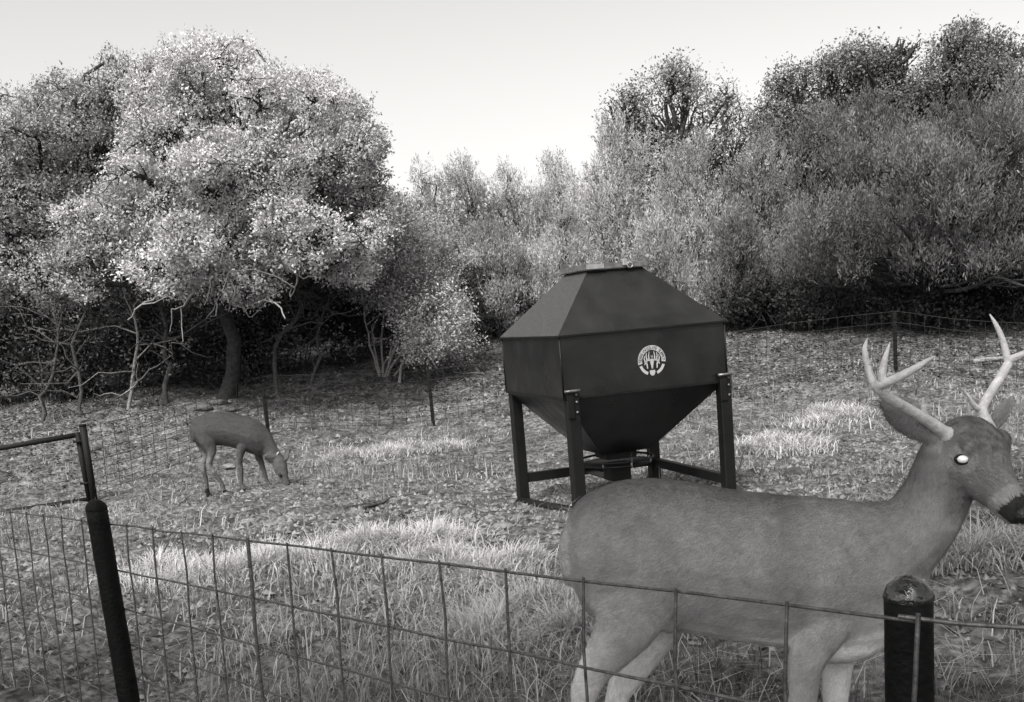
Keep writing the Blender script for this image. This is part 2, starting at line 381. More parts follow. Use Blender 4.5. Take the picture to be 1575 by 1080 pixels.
for (u0, v0), (u1, v1) in [((586, 574), (560, 470)), ((588, 575), (596, 450)), ((590, 575), (640, 440)), ((594, 572), (668, 470)), ((597, 570), (690, 505)), ((600, 568), (650, 530)), ((584, 574), (572, 500)), ((592, 574), (615, 480))]:
    a = np.array(bush.location)+[(u0-590)*.012, 0, -.06]; b = at(u1, v1, bush.location[1]+.1+_dr.uniform(-.5, .3)); q = curve(a, b, _dr, 8, .12, .04)
    ps = [(q-np.array(bush.location), np.linspace(.026, .010, 8))]
    for k in (4, 5, 6): ps.append((curve(q[k], q[k]+_dr.normal(size=3)*.15+[.2, 0, .3], _dr, 4, .3)-np.array(bush.location), np.linspace(.011, .004, 4)))
    V, Fq = tubes(ps, 6); mesh('stem', V, Fq, 'pale_bark', bush, True)
jg = 'junipers behind the feeder'
def juniper(label, u, vb, Y, vt, r, seed, n=1500, tm=1.0, size=.074):
    b = base_at(u, vb, Y); s = Y/FPX
    top = at(u, vt, Y)[2]; H = top-b[2]; rng = np.random.default_rng(seed); lobes = []
    for k in range(6):
        f = (k+.6)/6.6; rr = r*s*(1.0-.62*f**1.5)*rng.uniform(.85, 1.1)
        lobes.append((b+np.array([rng.normal()*.15*r*s, rng.normal()*.15*r*s, H*(.12+.78*f)]), (rr, rr, H*.16)))
    lobes.append((b+np.array([rng.normal()*.1, 0, H*.93]), (r*s*.25, r*s*.25, H*.09)))
    return tree('juniper_tree', label, 'tree', b, lobes, n, kind='plume', size=size, per=20, spread=.14, trunk_r=.10, seed=seed, gap=.5, leafm='jun_leaf',
                subs=5, shell=.55, twig=.1, group=jg, tmul=tm, fork=.25)
juniper('leftmost juniper in the far row, beside the notch of open sky', 672, 530, 24, 262, 60, 21, 1400, 1.05)
juniper('second juniper from the sky notch, level-topped, above the left of the feeder', 735, 525, 24.5, 254, 62, 22, 1400, 1.0)
juniper('third juniper from the sky notch, left of the feeder roof', 800, 520, 25, 256, 62, 23, 1400, 1.0)
juniper('fourth juniper from the sky notch, straight above the left roof slope', 865, 515, 25, 244, 62, 24, 1400, 1.0)
juniper('pale feathery juniper with a pointed top above the feeder lid', 955, 505, 22.5, 188, 78, 25, 2000, 1.0)
juniper('low juniper filling the gap left of the feeder roof', 770, 520, 21.5, 345, 62, 26, 1300, .8)
juniper('low juniper just behind the feeder lid', 880, 510, 21, 325, 62, 27, 1300, .8)
juniper('feathery juniper right of the feeder lid under the bare-limbed tree', 1065, 500, 21.5, 222, 75, 28, 1900, .85)
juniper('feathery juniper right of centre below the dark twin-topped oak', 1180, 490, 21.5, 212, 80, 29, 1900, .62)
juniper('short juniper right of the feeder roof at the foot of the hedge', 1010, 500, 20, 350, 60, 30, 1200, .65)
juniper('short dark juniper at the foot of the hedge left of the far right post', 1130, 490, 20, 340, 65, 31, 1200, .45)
juniper('short dark juniper straight behind the far right post', 1250, 480, 20, 330, 70, 32, 1200, .35)

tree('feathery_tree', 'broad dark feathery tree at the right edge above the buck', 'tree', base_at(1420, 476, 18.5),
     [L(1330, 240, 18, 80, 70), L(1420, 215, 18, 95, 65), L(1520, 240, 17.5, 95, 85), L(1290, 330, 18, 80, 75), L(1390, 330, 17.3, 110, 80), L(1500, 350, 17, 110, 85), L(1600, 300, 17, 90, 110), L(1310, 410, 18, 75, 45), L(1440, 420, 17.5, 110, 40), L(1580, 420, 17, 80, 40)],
     4300, kind='plume', size=.080, per=23, spread=.17, trunk_r=.13, seed=41, gap=.6, leafm='jun_leaf', subs=6, shell=.5, twig=.12, stems=3, group=oakg, tmul=.33, fork=.3, rag=6)  # leaf tint lowered to stand for shade on the right
tree('open_oak', 'sparse oak with bare limbs showing against the sky above the feeder', 'tree', base_at(1030, 500, 27),
     [L(1025, 150, 27, 62, 60), L(960, 190, 27, 50, 40), L(1000, 235, 27, 75, 45), L(1085, 185, 27, 45, 50), L(1060, 250, 26.5, 70, 45)],
     1500, size=.085, per=11, spread=.12, trunk_r=.2, seed=42, gap=.8, subs=12, shell=.35, twig=.45, group=oakg, tmul=.5, fork=.55, freq=.9, rag=4)
tree('slender_tree', 'slender bare-limbed tree between the sparse oak and the dark oak', 'tree', base_at(1130, 495, 26),
     [L(1120, 150, 26, 26, 35), L(1150, 190, 26, 30, 35), L(1125, 235, 26, 35, 45)],
     300, size=.07, per=10, spread=.11, trunk_r=.14, seed=43, gap=.7, subs=9, shell=.3, twig=.6, group=oakg, tmul=.55, fork=.7)
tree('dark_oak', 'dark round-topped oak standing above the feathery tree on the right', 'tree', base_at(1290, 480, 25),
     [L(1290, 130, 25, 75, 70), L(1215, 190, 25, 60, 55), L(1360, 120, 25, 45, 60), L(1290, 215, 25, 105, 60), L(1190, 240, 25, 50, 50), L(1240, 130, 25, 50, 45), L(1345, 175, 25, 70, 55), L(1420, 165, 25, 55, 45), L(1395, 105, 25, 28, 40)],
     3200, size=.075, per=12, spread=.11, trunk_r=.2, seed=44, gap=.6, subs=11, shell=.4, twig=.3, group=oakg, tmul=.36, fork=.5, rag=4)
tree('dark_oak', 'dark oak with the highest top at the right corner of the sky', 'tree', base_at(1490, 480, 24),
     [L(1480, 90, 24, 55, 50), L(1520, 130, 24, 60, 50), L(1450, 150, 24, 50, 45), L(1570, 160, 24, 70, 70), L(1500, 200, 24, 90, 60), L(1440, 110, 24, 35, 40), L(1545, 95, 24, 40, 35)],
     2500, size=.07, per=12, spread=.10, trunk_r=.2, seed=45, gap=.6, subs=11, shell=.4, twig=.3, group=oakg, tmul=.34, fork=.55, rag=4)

# thicket trunks under the left canopy, low shrubs and the wood behind
tg = 'thin trunks under the left canopy'
_tr = np.random.default_rng(77)
for k, (u, vt, vb, Y, r, lab) in enumerate([
        (195, 470, 628, 16.6, .035, 'thin pale sapling trunk left of the tall oak under the canopy'),
        (130, 450, 640, 16.8, .035, 'thin trunk at the far left under the shaded oak'),
        (255, 420, 618, 16.9, .045, 'crooked trunk just left of the tall oak trunk'),
        (425, 430, 602, 17.0, .045, 'leaning dark trunk just right of the tall oak trunk'),
        (480, 450, 592, 17.2, .035, 'thin trunk between the tall oak and the pale-stemmed bush'),
        (60, 480, 648, 16.6, .035, 'thin trunk nearest the left edge under the canopy')]):
    b = ground_at(u, vb+2); b[2] = gz1(b[0], b[1]); t = at(u+_tr.normal()*25, vt, b[1]); rt = empty('sapling', b); tag(rt, lab, 'sapling', tg)
    P = curve(b-[0, 0, .1], t, _tr, 9, .35); ps = [(P-b, np.linspace(r, r*.5, 9))]
    for q in range(13):
        a = P[_tr.integers(2, 9)]; e = a+np.array([_tr.normal()*.8, _tr.normal()*.4, _tr.uniform(-.3, .9)])
        ps.append((curve(a, e, _tr, 6, .5)-b, np.linspace(r*.4, r*.1, 6)))
    V, Fq = tubes(ps, 6); mesh('trunk', V, Fq, 'pale_bark' if k == 0 else 'grey_bark', rt, True)
    pts = np.array([p[0][-1] for p in ps[1:]]+[p[0][-2] for p in ps[1:]]); V, Fq, T = leaves(np.repeat(pts, 3, 0)+_tr.normal(size=(len(pts)*3, 3))*.2, unit(_tr.normal(size=(len(pts)*3, 3))), _tr, 'oak', .06, 9, .10, np.full(len(pts)*3, 1.4))
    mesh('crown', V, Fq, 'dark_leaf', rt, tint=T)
tree('live_oak', 'unseen oak added behind the camera, its boughs shading the foreground', 'tree', [-3.0, -1.6, gz1(-3.0, -1.6)],  # tree added out of view to shade the foreground
     [((-1.9, -.3, 4.4), (1.5, 1.3, .8)), ((-3.4, .5, 4.5), (1.6, 1.4, .9)), ((-.6, -.8, 4.5), (1.3, 1.2, .8)), ((-4.9, .9, 4.4), (1.5, 1.5, .9)), ((-2.6, -1.8, 4.9), (1.6, 1.5, 1.0)), ((.6, -1.4, 4.6), (1.2, 1.1, .8)), ((-.3, 1.8, 4.9), (1.3, 1.2, .7)), ((1.4, 2.3, 5.0), (1.4, 1.2, .7)), ((2.7, 3.4, 5.3), (1.4, 1.2, .7)), ((2.3, .8, 4.9), (1.3, 1.2, .7))],
     2300, size=.12, per=12, spread=.13, trunk_r=.24, seed=48, gap=.2, shell=.3, subs=6, twig=.1, group=oakg, fork=.6)
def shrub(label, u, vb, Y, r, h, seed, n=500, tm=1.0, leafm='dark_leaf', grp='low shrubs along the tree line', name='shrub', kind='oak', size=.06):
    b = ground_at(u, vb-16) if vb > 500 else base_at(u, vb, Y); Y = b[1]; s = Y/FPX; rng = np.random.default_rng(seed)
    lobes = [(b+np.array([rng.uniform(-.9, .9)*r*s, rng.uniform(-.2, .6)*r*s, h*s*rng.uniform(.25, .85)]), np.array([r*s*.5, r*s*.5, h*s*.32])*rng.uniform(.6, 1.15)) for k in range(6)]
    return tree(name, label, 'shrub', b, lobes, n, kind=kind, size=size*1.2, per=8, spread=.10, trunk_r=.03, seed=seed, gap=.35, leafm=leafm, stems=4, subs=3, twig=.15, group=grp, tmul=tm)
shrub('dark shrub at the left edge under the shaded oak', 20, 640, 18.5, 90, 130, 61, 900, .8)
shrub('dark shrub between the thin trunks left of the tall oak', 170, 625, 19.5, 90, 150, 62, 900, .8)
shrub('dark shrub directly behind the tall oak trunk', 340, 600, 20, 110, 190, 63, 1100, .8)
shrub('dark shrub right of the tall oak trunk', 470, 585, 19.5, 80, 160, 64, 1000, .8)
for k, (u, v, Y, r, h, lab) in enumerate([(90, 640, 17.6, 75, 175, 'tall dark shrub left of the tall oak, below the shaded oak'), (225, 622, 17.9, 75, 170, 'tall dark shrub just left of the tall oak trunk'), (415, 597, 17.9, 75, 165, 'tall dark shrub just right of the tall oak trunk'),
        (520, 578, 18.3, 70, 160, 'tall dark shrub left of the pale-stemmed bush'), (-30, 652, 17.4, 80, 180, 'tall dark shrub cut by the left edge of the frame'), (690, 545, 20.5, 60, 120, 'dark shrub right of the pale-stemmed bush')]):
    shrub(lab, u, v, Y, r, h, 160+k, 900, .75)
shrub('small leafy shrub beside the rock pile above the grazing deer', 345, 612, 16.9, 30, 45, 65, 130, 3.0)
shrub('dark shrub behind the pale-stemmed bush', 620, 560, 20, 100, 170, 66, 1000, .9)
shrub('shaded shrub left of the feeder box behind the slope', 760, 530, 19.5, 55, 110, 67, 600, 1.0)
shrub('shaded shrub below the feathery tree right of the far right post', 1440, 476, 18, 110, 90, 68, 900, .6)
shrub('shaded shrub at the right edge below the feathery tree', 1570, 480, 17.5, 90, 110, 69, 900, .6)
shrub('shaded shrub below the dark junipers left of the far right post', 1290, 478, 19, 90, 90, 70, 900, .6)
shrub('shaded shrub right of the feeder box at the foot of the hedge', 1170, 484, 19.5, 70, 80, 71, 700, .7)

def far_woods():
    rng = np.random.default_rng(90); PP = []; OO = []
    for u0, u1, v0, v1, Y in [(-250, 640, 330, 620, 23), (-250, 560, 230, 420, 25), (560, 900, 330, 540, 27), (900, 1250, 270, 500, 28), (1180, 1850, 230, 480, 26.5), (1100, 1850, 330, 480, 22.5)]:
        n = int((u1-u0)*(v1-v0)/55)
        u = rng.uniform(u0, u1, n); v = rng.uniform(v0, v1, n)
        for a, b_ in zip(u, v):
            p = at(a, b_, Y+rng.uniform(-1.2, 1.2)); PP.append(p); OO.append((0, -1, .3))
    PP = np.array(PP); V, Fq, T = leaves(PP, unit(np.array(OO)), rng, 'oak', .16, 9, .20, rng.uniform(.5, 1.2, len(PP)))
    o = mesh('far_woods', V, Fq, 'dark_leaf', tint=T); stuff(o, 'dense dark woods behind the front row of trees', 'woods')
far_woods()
def shade_litter():  # dark leaf colour stands in for shade along the tree edge
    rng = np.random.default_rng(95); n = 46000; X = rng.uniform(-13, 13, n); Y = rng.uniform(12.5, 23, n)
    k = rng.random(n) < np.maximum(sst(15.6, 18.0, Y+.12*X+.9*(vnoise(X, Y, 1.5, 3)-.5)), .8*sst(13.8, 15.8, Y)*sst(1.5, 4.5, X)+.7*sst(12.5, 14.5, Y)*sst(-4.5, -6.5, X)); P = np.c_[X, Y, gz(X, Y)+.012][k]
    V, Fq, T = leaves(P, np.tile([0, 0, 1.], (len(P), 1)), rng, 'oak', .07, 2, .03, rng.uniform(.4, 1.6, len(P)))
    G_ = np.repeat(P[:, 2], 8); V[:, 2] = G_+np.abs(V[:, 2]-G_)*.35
    stuff(mesh('shade_litter', V, Fq, 'dark_leaf', tint=T), 'fallen leaves coloured dark as shade under the edge of the trees', 'leaf litter')
shade_litter()

# ------------------------------------------------------------------ near wire fence
FP0 = np.array([0.3865, 1.4468, 0.8825]); _fa, _fe = 2.2968, -0.05896
FD = np.array([math.cos(_fa)*math.cos(_fe), math.sin(_fa)*math.cos(_fe), math.sin(_fe)]); CELL = .2032
DROPS = [0, .155, .283, .404, .515, .615, .70, .775, .84]
def shared_wire(name, length, r, n=10, seed=0, sides=7, mt='wire'):
    rng = np.random.default_rng(seed); P = np.c_[np.linspace(0, length, n), rng.normal(size=n)*.0012, rng.normal(size=n)*.0012]; P[0, 1:] = 0; P[-1, 1:] = 0
    V, Q = tubes([(P, np.full(n, r)*rng.uniform(.93, 1.07, n))], sides)
    return mesh(name, V, Q, mt, link=False, smooth=True)
def put(me, name, a, b, parent, ref):
    o = bpy.data.objects.new(name, me); C.objects.link(o); o.parent = parent
    a = np.asarray(a); b = np.asarray(b)
    d = Vector(b-a); o.location = Vector(a-ref); o.rotation_mode = 'QUATERNION'; o.rotation_quaternion = d.to_track_quat('X', 'Z')
    return o
def panel(name, label, P0, D, k0, k1, drops, r, verts=None, mt='wire', grp=None, sides=7, n=24, thick=()):
    ref = P0+D*k0*CELL; ref = np.array([ref[0], ref[1], ref[2]-drops[-1]])
    root = empty(name, ref); tag(root, label, 'fence', grp)
    Lh = (k1-k0)*CELL+.05
    off = np.array([D[1], -D[0], 0]); off /= np.linalg.norm(off); off = off*r*1.9
    for i, dz in enumerate(drops):
        a = P0+D*(k0*CELL-.025)-[0, 0, dz]
        put(shared_wire('horizontal_wire', Lh, r, n, i+int(abs(P0[0])*10), sides, mt), 'horizontal_wire', a, a+D, root, ref)
    vm = shared_wire('vertical_wire', drops[-1]+.016, r, 8, 3, sides, mt)
    vm2 = shared_wire('vertical_wire', drops[-1]+.016, r*1.7, 8, 4, sides, mt)
    rng = np.random.default_rng(8)
    for k in range(int(math.ceil(k0)), int(math.floor(k1))+1):
        a = P0+D*k*CELL+[0, 0, .008]-off*(1 if off[1] > 0 else -1)
        put(vm2 if k in thick else vm, 'vertical_wire', a, a+np.array([rng.normal()*.004, rng.normal()*.004, -1]), root, ref)
    return root
panel('wire_fence_panel', 'near welded wire fence panel running from the right post past the left post', FP0, FD, -0.8, 21, DROPS, .0029, thick=(8,))
rp0 = at(1414, 951, 1.262); rp1 = at(1575, 966, 1.20); rD = unit(rp1-rp0)
panel('wire_fence_panel', 'near wire fence panel right of the right post', rp0, rD, 0, 8, DROPS, .0032)

def pipe_post(label, top, bot, r, cap, seed, mt='pipe'):
    top = np.asarray(top); bot = np.asarray(bot); rng = np.random.default_rng(seed)
    d = unit(top-bot); gzb = gz1(bot[0], bot[1])-.03
    t = (gzb-bot[2])/d[2]; bot = bot+d*t; root = empty('fence_post', bot); tag(root, label, 'post', 'round black posts of the near fence')
    n = 26; s = np.linspace(0, 1, n)[:, None]; P = bot+(top-d*r*.9-bot)*s-bot
    solid_tube('pipe', P, r*(1+rng.normal(size=n)*.008), 'pipe', root, 24)
    # domed, lumpy cap
    bm = bmesh.new(); bmesh.ops.create_uvsphere(bm, u_segments=28, v_segments=18, radius=1)
    c = top-d*r*.95-bot
    for v in bm.verts:
        q = np.array(v.co); lump = 1+cap*(math.sin(q[0]*7+seed)+math.sin(q[1]*9+1)+math.sin(q[2]*11+q[0]*6))*.5+cap*rng.normal()*.45
        z = q[2]*(r*1.0 if q[2] > 0 else r*.25)
        v.co = Vector(c+np.array([q[0]*r*1.035*lump, q[1]*r*1.035*lump, 0])+d*z*lump)
    me = bpy.data.meshes.new('cap'); bm.to_mesh(me); bm.free()
    for p in me.polygons: p.use_smooth = True
    me.materials.append(MT[mt]); o = bpy.data.objects.new('cap', me); C.objects.link(o); o.parent = root
    return root
pipe_post('black pipe post at lower right with lumpy tarred top, in front of the buck', at(1397, 887, 1.31+.035), at(1399, 1080, 1.31+.035), .0315, .03, 2, 'tar')
pipe_post('leaning black pipe post at lower left, below the gate', at(146, 769, 3.37), at(199, 1080, 3.31), .034, .01, 5)

# ------------------------------------------------------------------ far fence, gate
def tpost(label, u, vt, vb, Y, du=0):
    b = base_at(u, vb, Y); t = at(u+du, vt, Y); h = t[2]-b[2]; root = empty('fence_post', b)
    tag(root, label, 'post', 'dark posts of the far fence')
    d = (t-b)/h
    pts = [(-.028, 0), (.028, 0), (.028, .012), (.007, .012), (.007, .05), (-.007, .05), (-.007, .012), (-.028, .012)]
    V = []; n = len(pts)
    for z in (-.15, h): V += [(x+d[0]*z, y+d[1]*z, z) for x, y in pts]
    F_ = [[i, (i+1) % n, n+(i+1) % n, n+i] for i in range(n)]+[list(range(n))[::-1], list(range(n, 2*n))]
    poly('post', V, F_, 'tpost', root)
    for k in range(int(h/.1)):
        z = .08+k*.1; box('stud', (-.012+d[0]*z, -.014+d[1]*z, z-.012), (.012+d[0]*z, .001+d[1]*z, z+.012), 'tpost', root, 0)
    return root, b, t
TP = []
for lab, u, vt, vb, Y, du in [('dark fence post rising behind the back of the grazing deer', 414, 604, 678, 15.2, -9),
                              ('dark fence post standing alone left of the feeder', 667, 569, 656, 16, -9),
                              ('dark fence post on the right beyond the antlers', 1378, 478, 578, 15, -2)]:
    TP.append(tpost(lab, u, vt, vb, Y, du))
gp_b = base_at(146, 770, 12.2); gp_t = at(127, 655, 12.2)
gpost = empty('gate_post', gp_b); tag(gpost, 'dark steel post at the hinge side of the gate, upper left', 'post')
solid_tube('pipe', [(0, 0, -.15), (gp_t-gp_b)*.5, gp_t-gp_b], .038, 'tpost', gpost, 12)
solid_tube('cap', [gp_t-gp_b-[0, 0, .005], gp_t-gp_b+[0, 0, .02]], .042, 'tpost', gpost, 12)
for f in (.25, .8): solid_tube('hinge', [(gp_t-gp_b)*f+[-.03, 0, 0], (gp_t-gp_b)*f+[-.14, 0, .0]], .016, 'tpost', gpost, 8)
# gate leaf
ga = at(119, 669, 12.25); gb = at(138, 768, 12.25); gc = at(-3, 690, 12.25); gd = at(-3, 789, 12.25)
ex = (gc-ga)*1.9
gate = empty('metal_gate', (gb[0], gb[1], gb[2]-.06)); tag(gate, 'dark metal tube gate at the upper left, cut off by the frame', 'gate'); go = np.array(gate.location)
solid_tube('rail', [ga-go, ga+ex-go], .032, 'tpost', gate, 10); solid_tube('rail', [gb-go, gb+(gd-gb)*1.9-go], .030, 'tpost', gate, 10)
solid_tube('stile', [ga-go+[0, 0, .03], gb-go-[0, 0, .03]], .032, 'tpost', gate, 10); solid_tube('stile', [ga+ex-go, gb+(gd-gb)*1.9-go], .032, 'tpost', gate, 10)
# far panels, following the ground
def far_panel(label, A, B, h=.86):
    A = np.asarray(A); B = np.asarray(B); Lp = np.linalg.norm((B-A)[:2]); n = int(round(Lp/CELL)); ref = A.copy()
    root = empty('far_wire_fence', ref); tag(root, label, 'fence', 'wire panels of the far fence')
    drops = [0, .155, .283, .404, .515, .615, .70, .775]
    S = np.linspace(0, 1, n+1); G = np.array([[A[0]+(B[0]-A[0])*s, A[1]+(B[1]-A[1])*s, 0] for s in S]); G[:, 2] = gz(G[:, 0], G[:, 1])
    lin = A[2]+(B[2]-A[2])*S; G[:, 2] = .5*G[:, 2]+.5*lin+.02
    k = max(2, n//6)
    for dz in drops:
        P = G+[0, 0, h-dz]; V, Q = tubes([(P-ref, np.full(n+1, .0034))], 5); mesh('horizontal_wire', V, Q, 'wire2', root)
    vm = shared_wire('vertical_wire', .80, .0034, 3, 2, 5, 'wire2')
    for g in G: put(vm, 'vertical_wire', g+[0, 0, h+.01], g, root, ref)
pts = [gp_b]+[t[1] for t in TP]
far_panel('far wire fence panel from the gate post to the post behind the deer', pts[0], pts[1])
far_panel('far wire fence panel right of the grazing deer, ending at the lone post', pts[1], pts[2])
far_panel('far wire fence panel passing behind the feeder', pts[2], pts[3])
far_panel('far wire fence panel behind the antlers at the right edge', pts[3], base_at(1640, 592, 13.6))

# ------------------------------------------------------------------ feeder
S = 1.25; YAW = math.radians(18)
fB = at(868, 515, 7.04); fr = np.array([math.cos(YAW), math.sin(YAW), 0]); fb = np.array([-math.sin(YAW), math.cos(YAW), 0])
fc = fB+fr*S/2+fb*S/2; fz = gz1(fB[0], fB[1])
feeder = empty('wildlife_feeder', (fc[0], fc[1], fz), YAW); feeder.rotation_euler = (0, math.radians(-1.8), YAW)
tag(feeder, 'black steel wildlife feeder with pyramid roof, hopper, four legs and round pale emblem', 'feeder')
ZT = fB[2]-fz+.012; ZB = ZT-.43; H = S/2
def ring(h, z, b=0): return [(-h-b, -h-b, z), (h+b, -h-b, z), (h+b, h+b, z), (-h-b, h+b, z)]
def frus(name, h0, z0, h1, z1, mt, par, cap0=True, cap1=True, bev=.006):
    F_ = [[i, (i+1) % 4, 4+(i+1) % 4, 4+i] for i in range(4)]
    if cap0: F_.append([3, 2, 1, 0])
    if cap1: F_.append([4, 5, 6, 7])
    return poly(name, ring(h0, z0)+ring(h1, z1), F_, mt, par, 0, bev)
frus('bin', H, ZB, H, ZT, 'feeder', feeder)
RZ = ZT+.43
roof = frus('roof', H+.010, ZT+.002, .213, RZ-.002, 'feeder', feeder)
rv = ring(H+.013, ZT+.004)+ring(.216, RZ)
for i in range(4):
    j = (i+1) % 4; pn = poly('roof_panel', [rv[i], rv[j], rv[4+j], rv[4+i]], [[0, 1, 2, 3]], 'skylit' if i == 3 else 'feeder', roof, .003)
    if i == 3: pn['label'] = 'paler roof panel, sky light painted in'
frus('roof_lip', H+.016, ZT-.012, H+.016, ZT+.004, 'feeder_leg', roof, bev=.003)
for sx, sy in ((-1, -1), (1, -1), (1, 1), (-1, 1)):
    solid_tube('corner_weld', [(sx*(H+.001), sy*(H+.001), ZB+.005), (sx*(H+.001), sy*(H+.001), ZT-.014)], .006, 'feeder_leg', feeder, 6)
frus('bin_hem', H+.006, ZB-.004, H+.006, ZB+.016, 'feeder_leg', feeder, bev=.003)
hop = frus('hopper', .20, .33, H-.01, ZB-.002, 'feeder', feeder)
frus('chute', .12, .27, .12, .335, 'feeder_leg', hop)
lid = frus('lid', .245, RZ+.004, .245, RZ+.048, 'lid', feeder)
frus('lid_neck', .222, RZ-.03, .222, RZ+.006, 'feeder_leg', lid)
box('strap', (-.235, -.252, RZ+.012), (-.10, -.246, RZ+.046), 'bright', lid, 0)
lt = box('latch', (.045, -.262, RZ+.02), (.085, -.246, RZ+.066), 'bright', lid, .004)
t = np.linspace(0, 2*math.pi, 15); solid_tube('latch_ring', np.c_[.10+.02*np.cos(t), -.258+0*t, RZ+.022+.02*np.sin(t)], .005, 'bright', lid, 6)
solid_tube('hinge_rod', [(-.2, .25, RZ+.04), (.2, .25, RZ+.04)], .010, 'feeder_leg', lid, 8)
br = box('bracket', (.50, .18, ZT+.20), (.53, .24, ZT+.30), 'feeder_leg', feeder); box('bracket_plate', (.44, .16, ZT+.30), (.56, .26, ZT+.316), 'bright', br, 0)
LW = .084
ys, yc = math.sin(YAW), math.cos(YAW)
def flocal_ground(x, y):
    gxw = fc[0]+x*yc-y*ys; gyw = fc[1]+x*ys+y*yc; return gz1(gxw, gyw)-fz
for sx, sy in ((-1, -1), (1, -1), (1, 1), (-1, 1)):
    cx = sx*(H-.022)+(.04 if sx < 0 else 0); cy = sy*(H-.018); zb = flocal_ground(cx, cy)-.012+cx*math.sin(math.radians(-1.1))*-0.0
    lg = box('leg', (cx-LW/2, cy-LW/2, zb), (cx+LW/2, cy+LW/2, ZB+.06), 'feeder_leg', feeder, .006)
    box('foot_plate', (cx-.065, cy-.065, zb-.01), (cx+.065, cy+.065, zb+.012), 'feeder_leg', lg, .003)
    if sy < 0:
        fy = cy-LW/2
        for bz in (-.09, -.02, .03): solid_tube('bolt', [(cx+.018, fy+.002, ZB+bz), (cx+.018, fy-.010, ZB+bz)], .009, 'lid', lg, 6, False)
        sl = box('sleeve', (cx-.052, fy-.012, ZB-.13), (cx+.0, fy-.001, ZB+.055), 'feeder_leg', lg, .004)
        solid_tube('pin', [(cx-.07, fy-.02, ZB+.058), (cx+.04, fy-.02, ZB+.058)], .009, 'lid', lg, 8)
    if sx > 0 and sy < 0:
        x0 = cx+LW/2
        solid_tube('handle', [(x0-.004, cy, ZB+.05), (x0+.03, cy, ZB+.05), (x0+.03, cy, ZB-.12), (x0-.004, cy, ZB-.12)], .007, 'lid', lg, 8)
zA = flocal_ground(-H, 0)
solid_tube('skid_rail', [(-H+.018, -H+.03, flocal_ground(-H, -H)+.025), (-H+.018, H-.03, flocal_ground(-H, H)+.025)], .036, 'feeder_leg', feeder, 4, False)
box('cross_rail', (-H+.06, H-.05, .07), (H-.06, H-.0, .145), 'feeder_leg', feeder)
box('skid_rail', (H-.05, -H+.06, .06), (H+.0, H-.06, .13), 'feeder_leg', feeder)
# spinner plate, guard ring, motor box
t = np.linspace(0, 2*math.pi, 33)
sp = solid_tube('spinner_plate', [(0, 0, .222), (0, 0, .236)], .27, 'feeder_leg', feeder, 32)
solid_tube('guard_ring', np.c_[.28*np.cos(t), .28*np.sin(t), .262+0*t], .009, 'feeder_leg', sp, 8)
for k in range(8):
    a = k*math.pi/4; solid_tube('guard_rod', [(.265*math.cos(a), .265*math.sin(a), .225), (.28*math.cos(a), .28*math.sin(a), .262)], .006, 'bright', sp, 6)
mb = box('motor_box', (-.08, -.08, .10), (.08, .08, .222), 'feeder_leg', feeder)
box('motor_shelf', (-.05, .07, .09), (.05, H-.03, .10), 'feeder_leg', mb)
# emblem on the front face
em = empty('emblem', (0, 0, 0)); em.parent = feeder
ec = (.045, -H-.0015, ZB+.205); R1 = .106
def flat(name, pts2, faces, mt, dy):
    return poly(name, [(ec[0]+x, ec[1]-dy, ec[2]+z) for x, z in pts2], faces, mt, None)
def arc_band(a0, a1, r0, r1, n=40):
    A_ = np.radians(np.linspace(a0, a1, n)); pts = [(r0*math.cos(a), r0*math.sin(a)) for a in A_]+[(r1*math.cos(a), r1*math.sin(a)) for a in A_]
    return pts, [[i, i+1, n+i+1, n+i] for i in range(n-1)]
emb_root = None
C.objects.unlink(em); bpy.data.objects.remove(em)
p2, f2 = arc_band(-8, 192, R1*.70, R1); emb = flat('emblem', p2, f2, 'decal', .001); emb.parent = feeder; emb['label'] = 'round cream emblem with arched lettering and skull with antlers'
allV = []; allF = []
def addshape(pts, faces):
    k = len(allV); allV.extend(pts); allF.extend([[i+k for i in f] for f in faces])
addshape(*arc_band(200, 248, R1*.78, R1*.97, 10)); addshape(*arc_band(292, 340, R1*.78, R1*.97, 10))
def stroke(P, wd):
    P = np.array(P, float)*R1; T = np.gradient(P, axis=0); N_ = unit(np.c_[-T[:, 1], T[:, 0]]); wd = np.broadcast_to(np.array(wd, float)*R1/2, (len(P),))[:, None]
    n = len(P); addshape([tuple(x) for x in P+N_*wd]+[tuple(x) for x in P-N_*wd], [[i, i+1, n+i+1, n+i] for i in range(n-1)])
for s in (-1, 1):
    stroke([(s*.06, -.02), (s*.2, .06), (s*.36, .02), (s*.46, -.12), (s*.55, -.24)], [.12, .11, .11, .10, .05])
    stroke([(s*.40, -.05), (s*.36, -.28), (s*.34, -.50)], [.1, .1, .08])
    stroke([(s*.20, .05), (s*.22, .34), (s*.16, .60)], [.1, .08, .04])
    stroke([(s*.34, .02), (s*.40, .32), (s*.36, .54)], [.1, .08, .04])
    stroke([(s*.47, -.12), (s*.54, .14), (s*.52, .36)], [.1, .08, .04])
stroke([(0, .12), (0, -.1), (0, -.3), (0, -.52)], [.22, .26, .16, .10])
stroke([(-.02, .2), (-.04, .35)], [.05, .03]); stroke([(.06, .2), (.06, .36)], [.05, .03])
stroke([(0, -.62), (0, -.72), (0, -.86), (0, -.97)], [.36, .40, .34, .18])
mk = flat('emblem_mark', allV, allF, 'decal', .002); mk.parent = emb
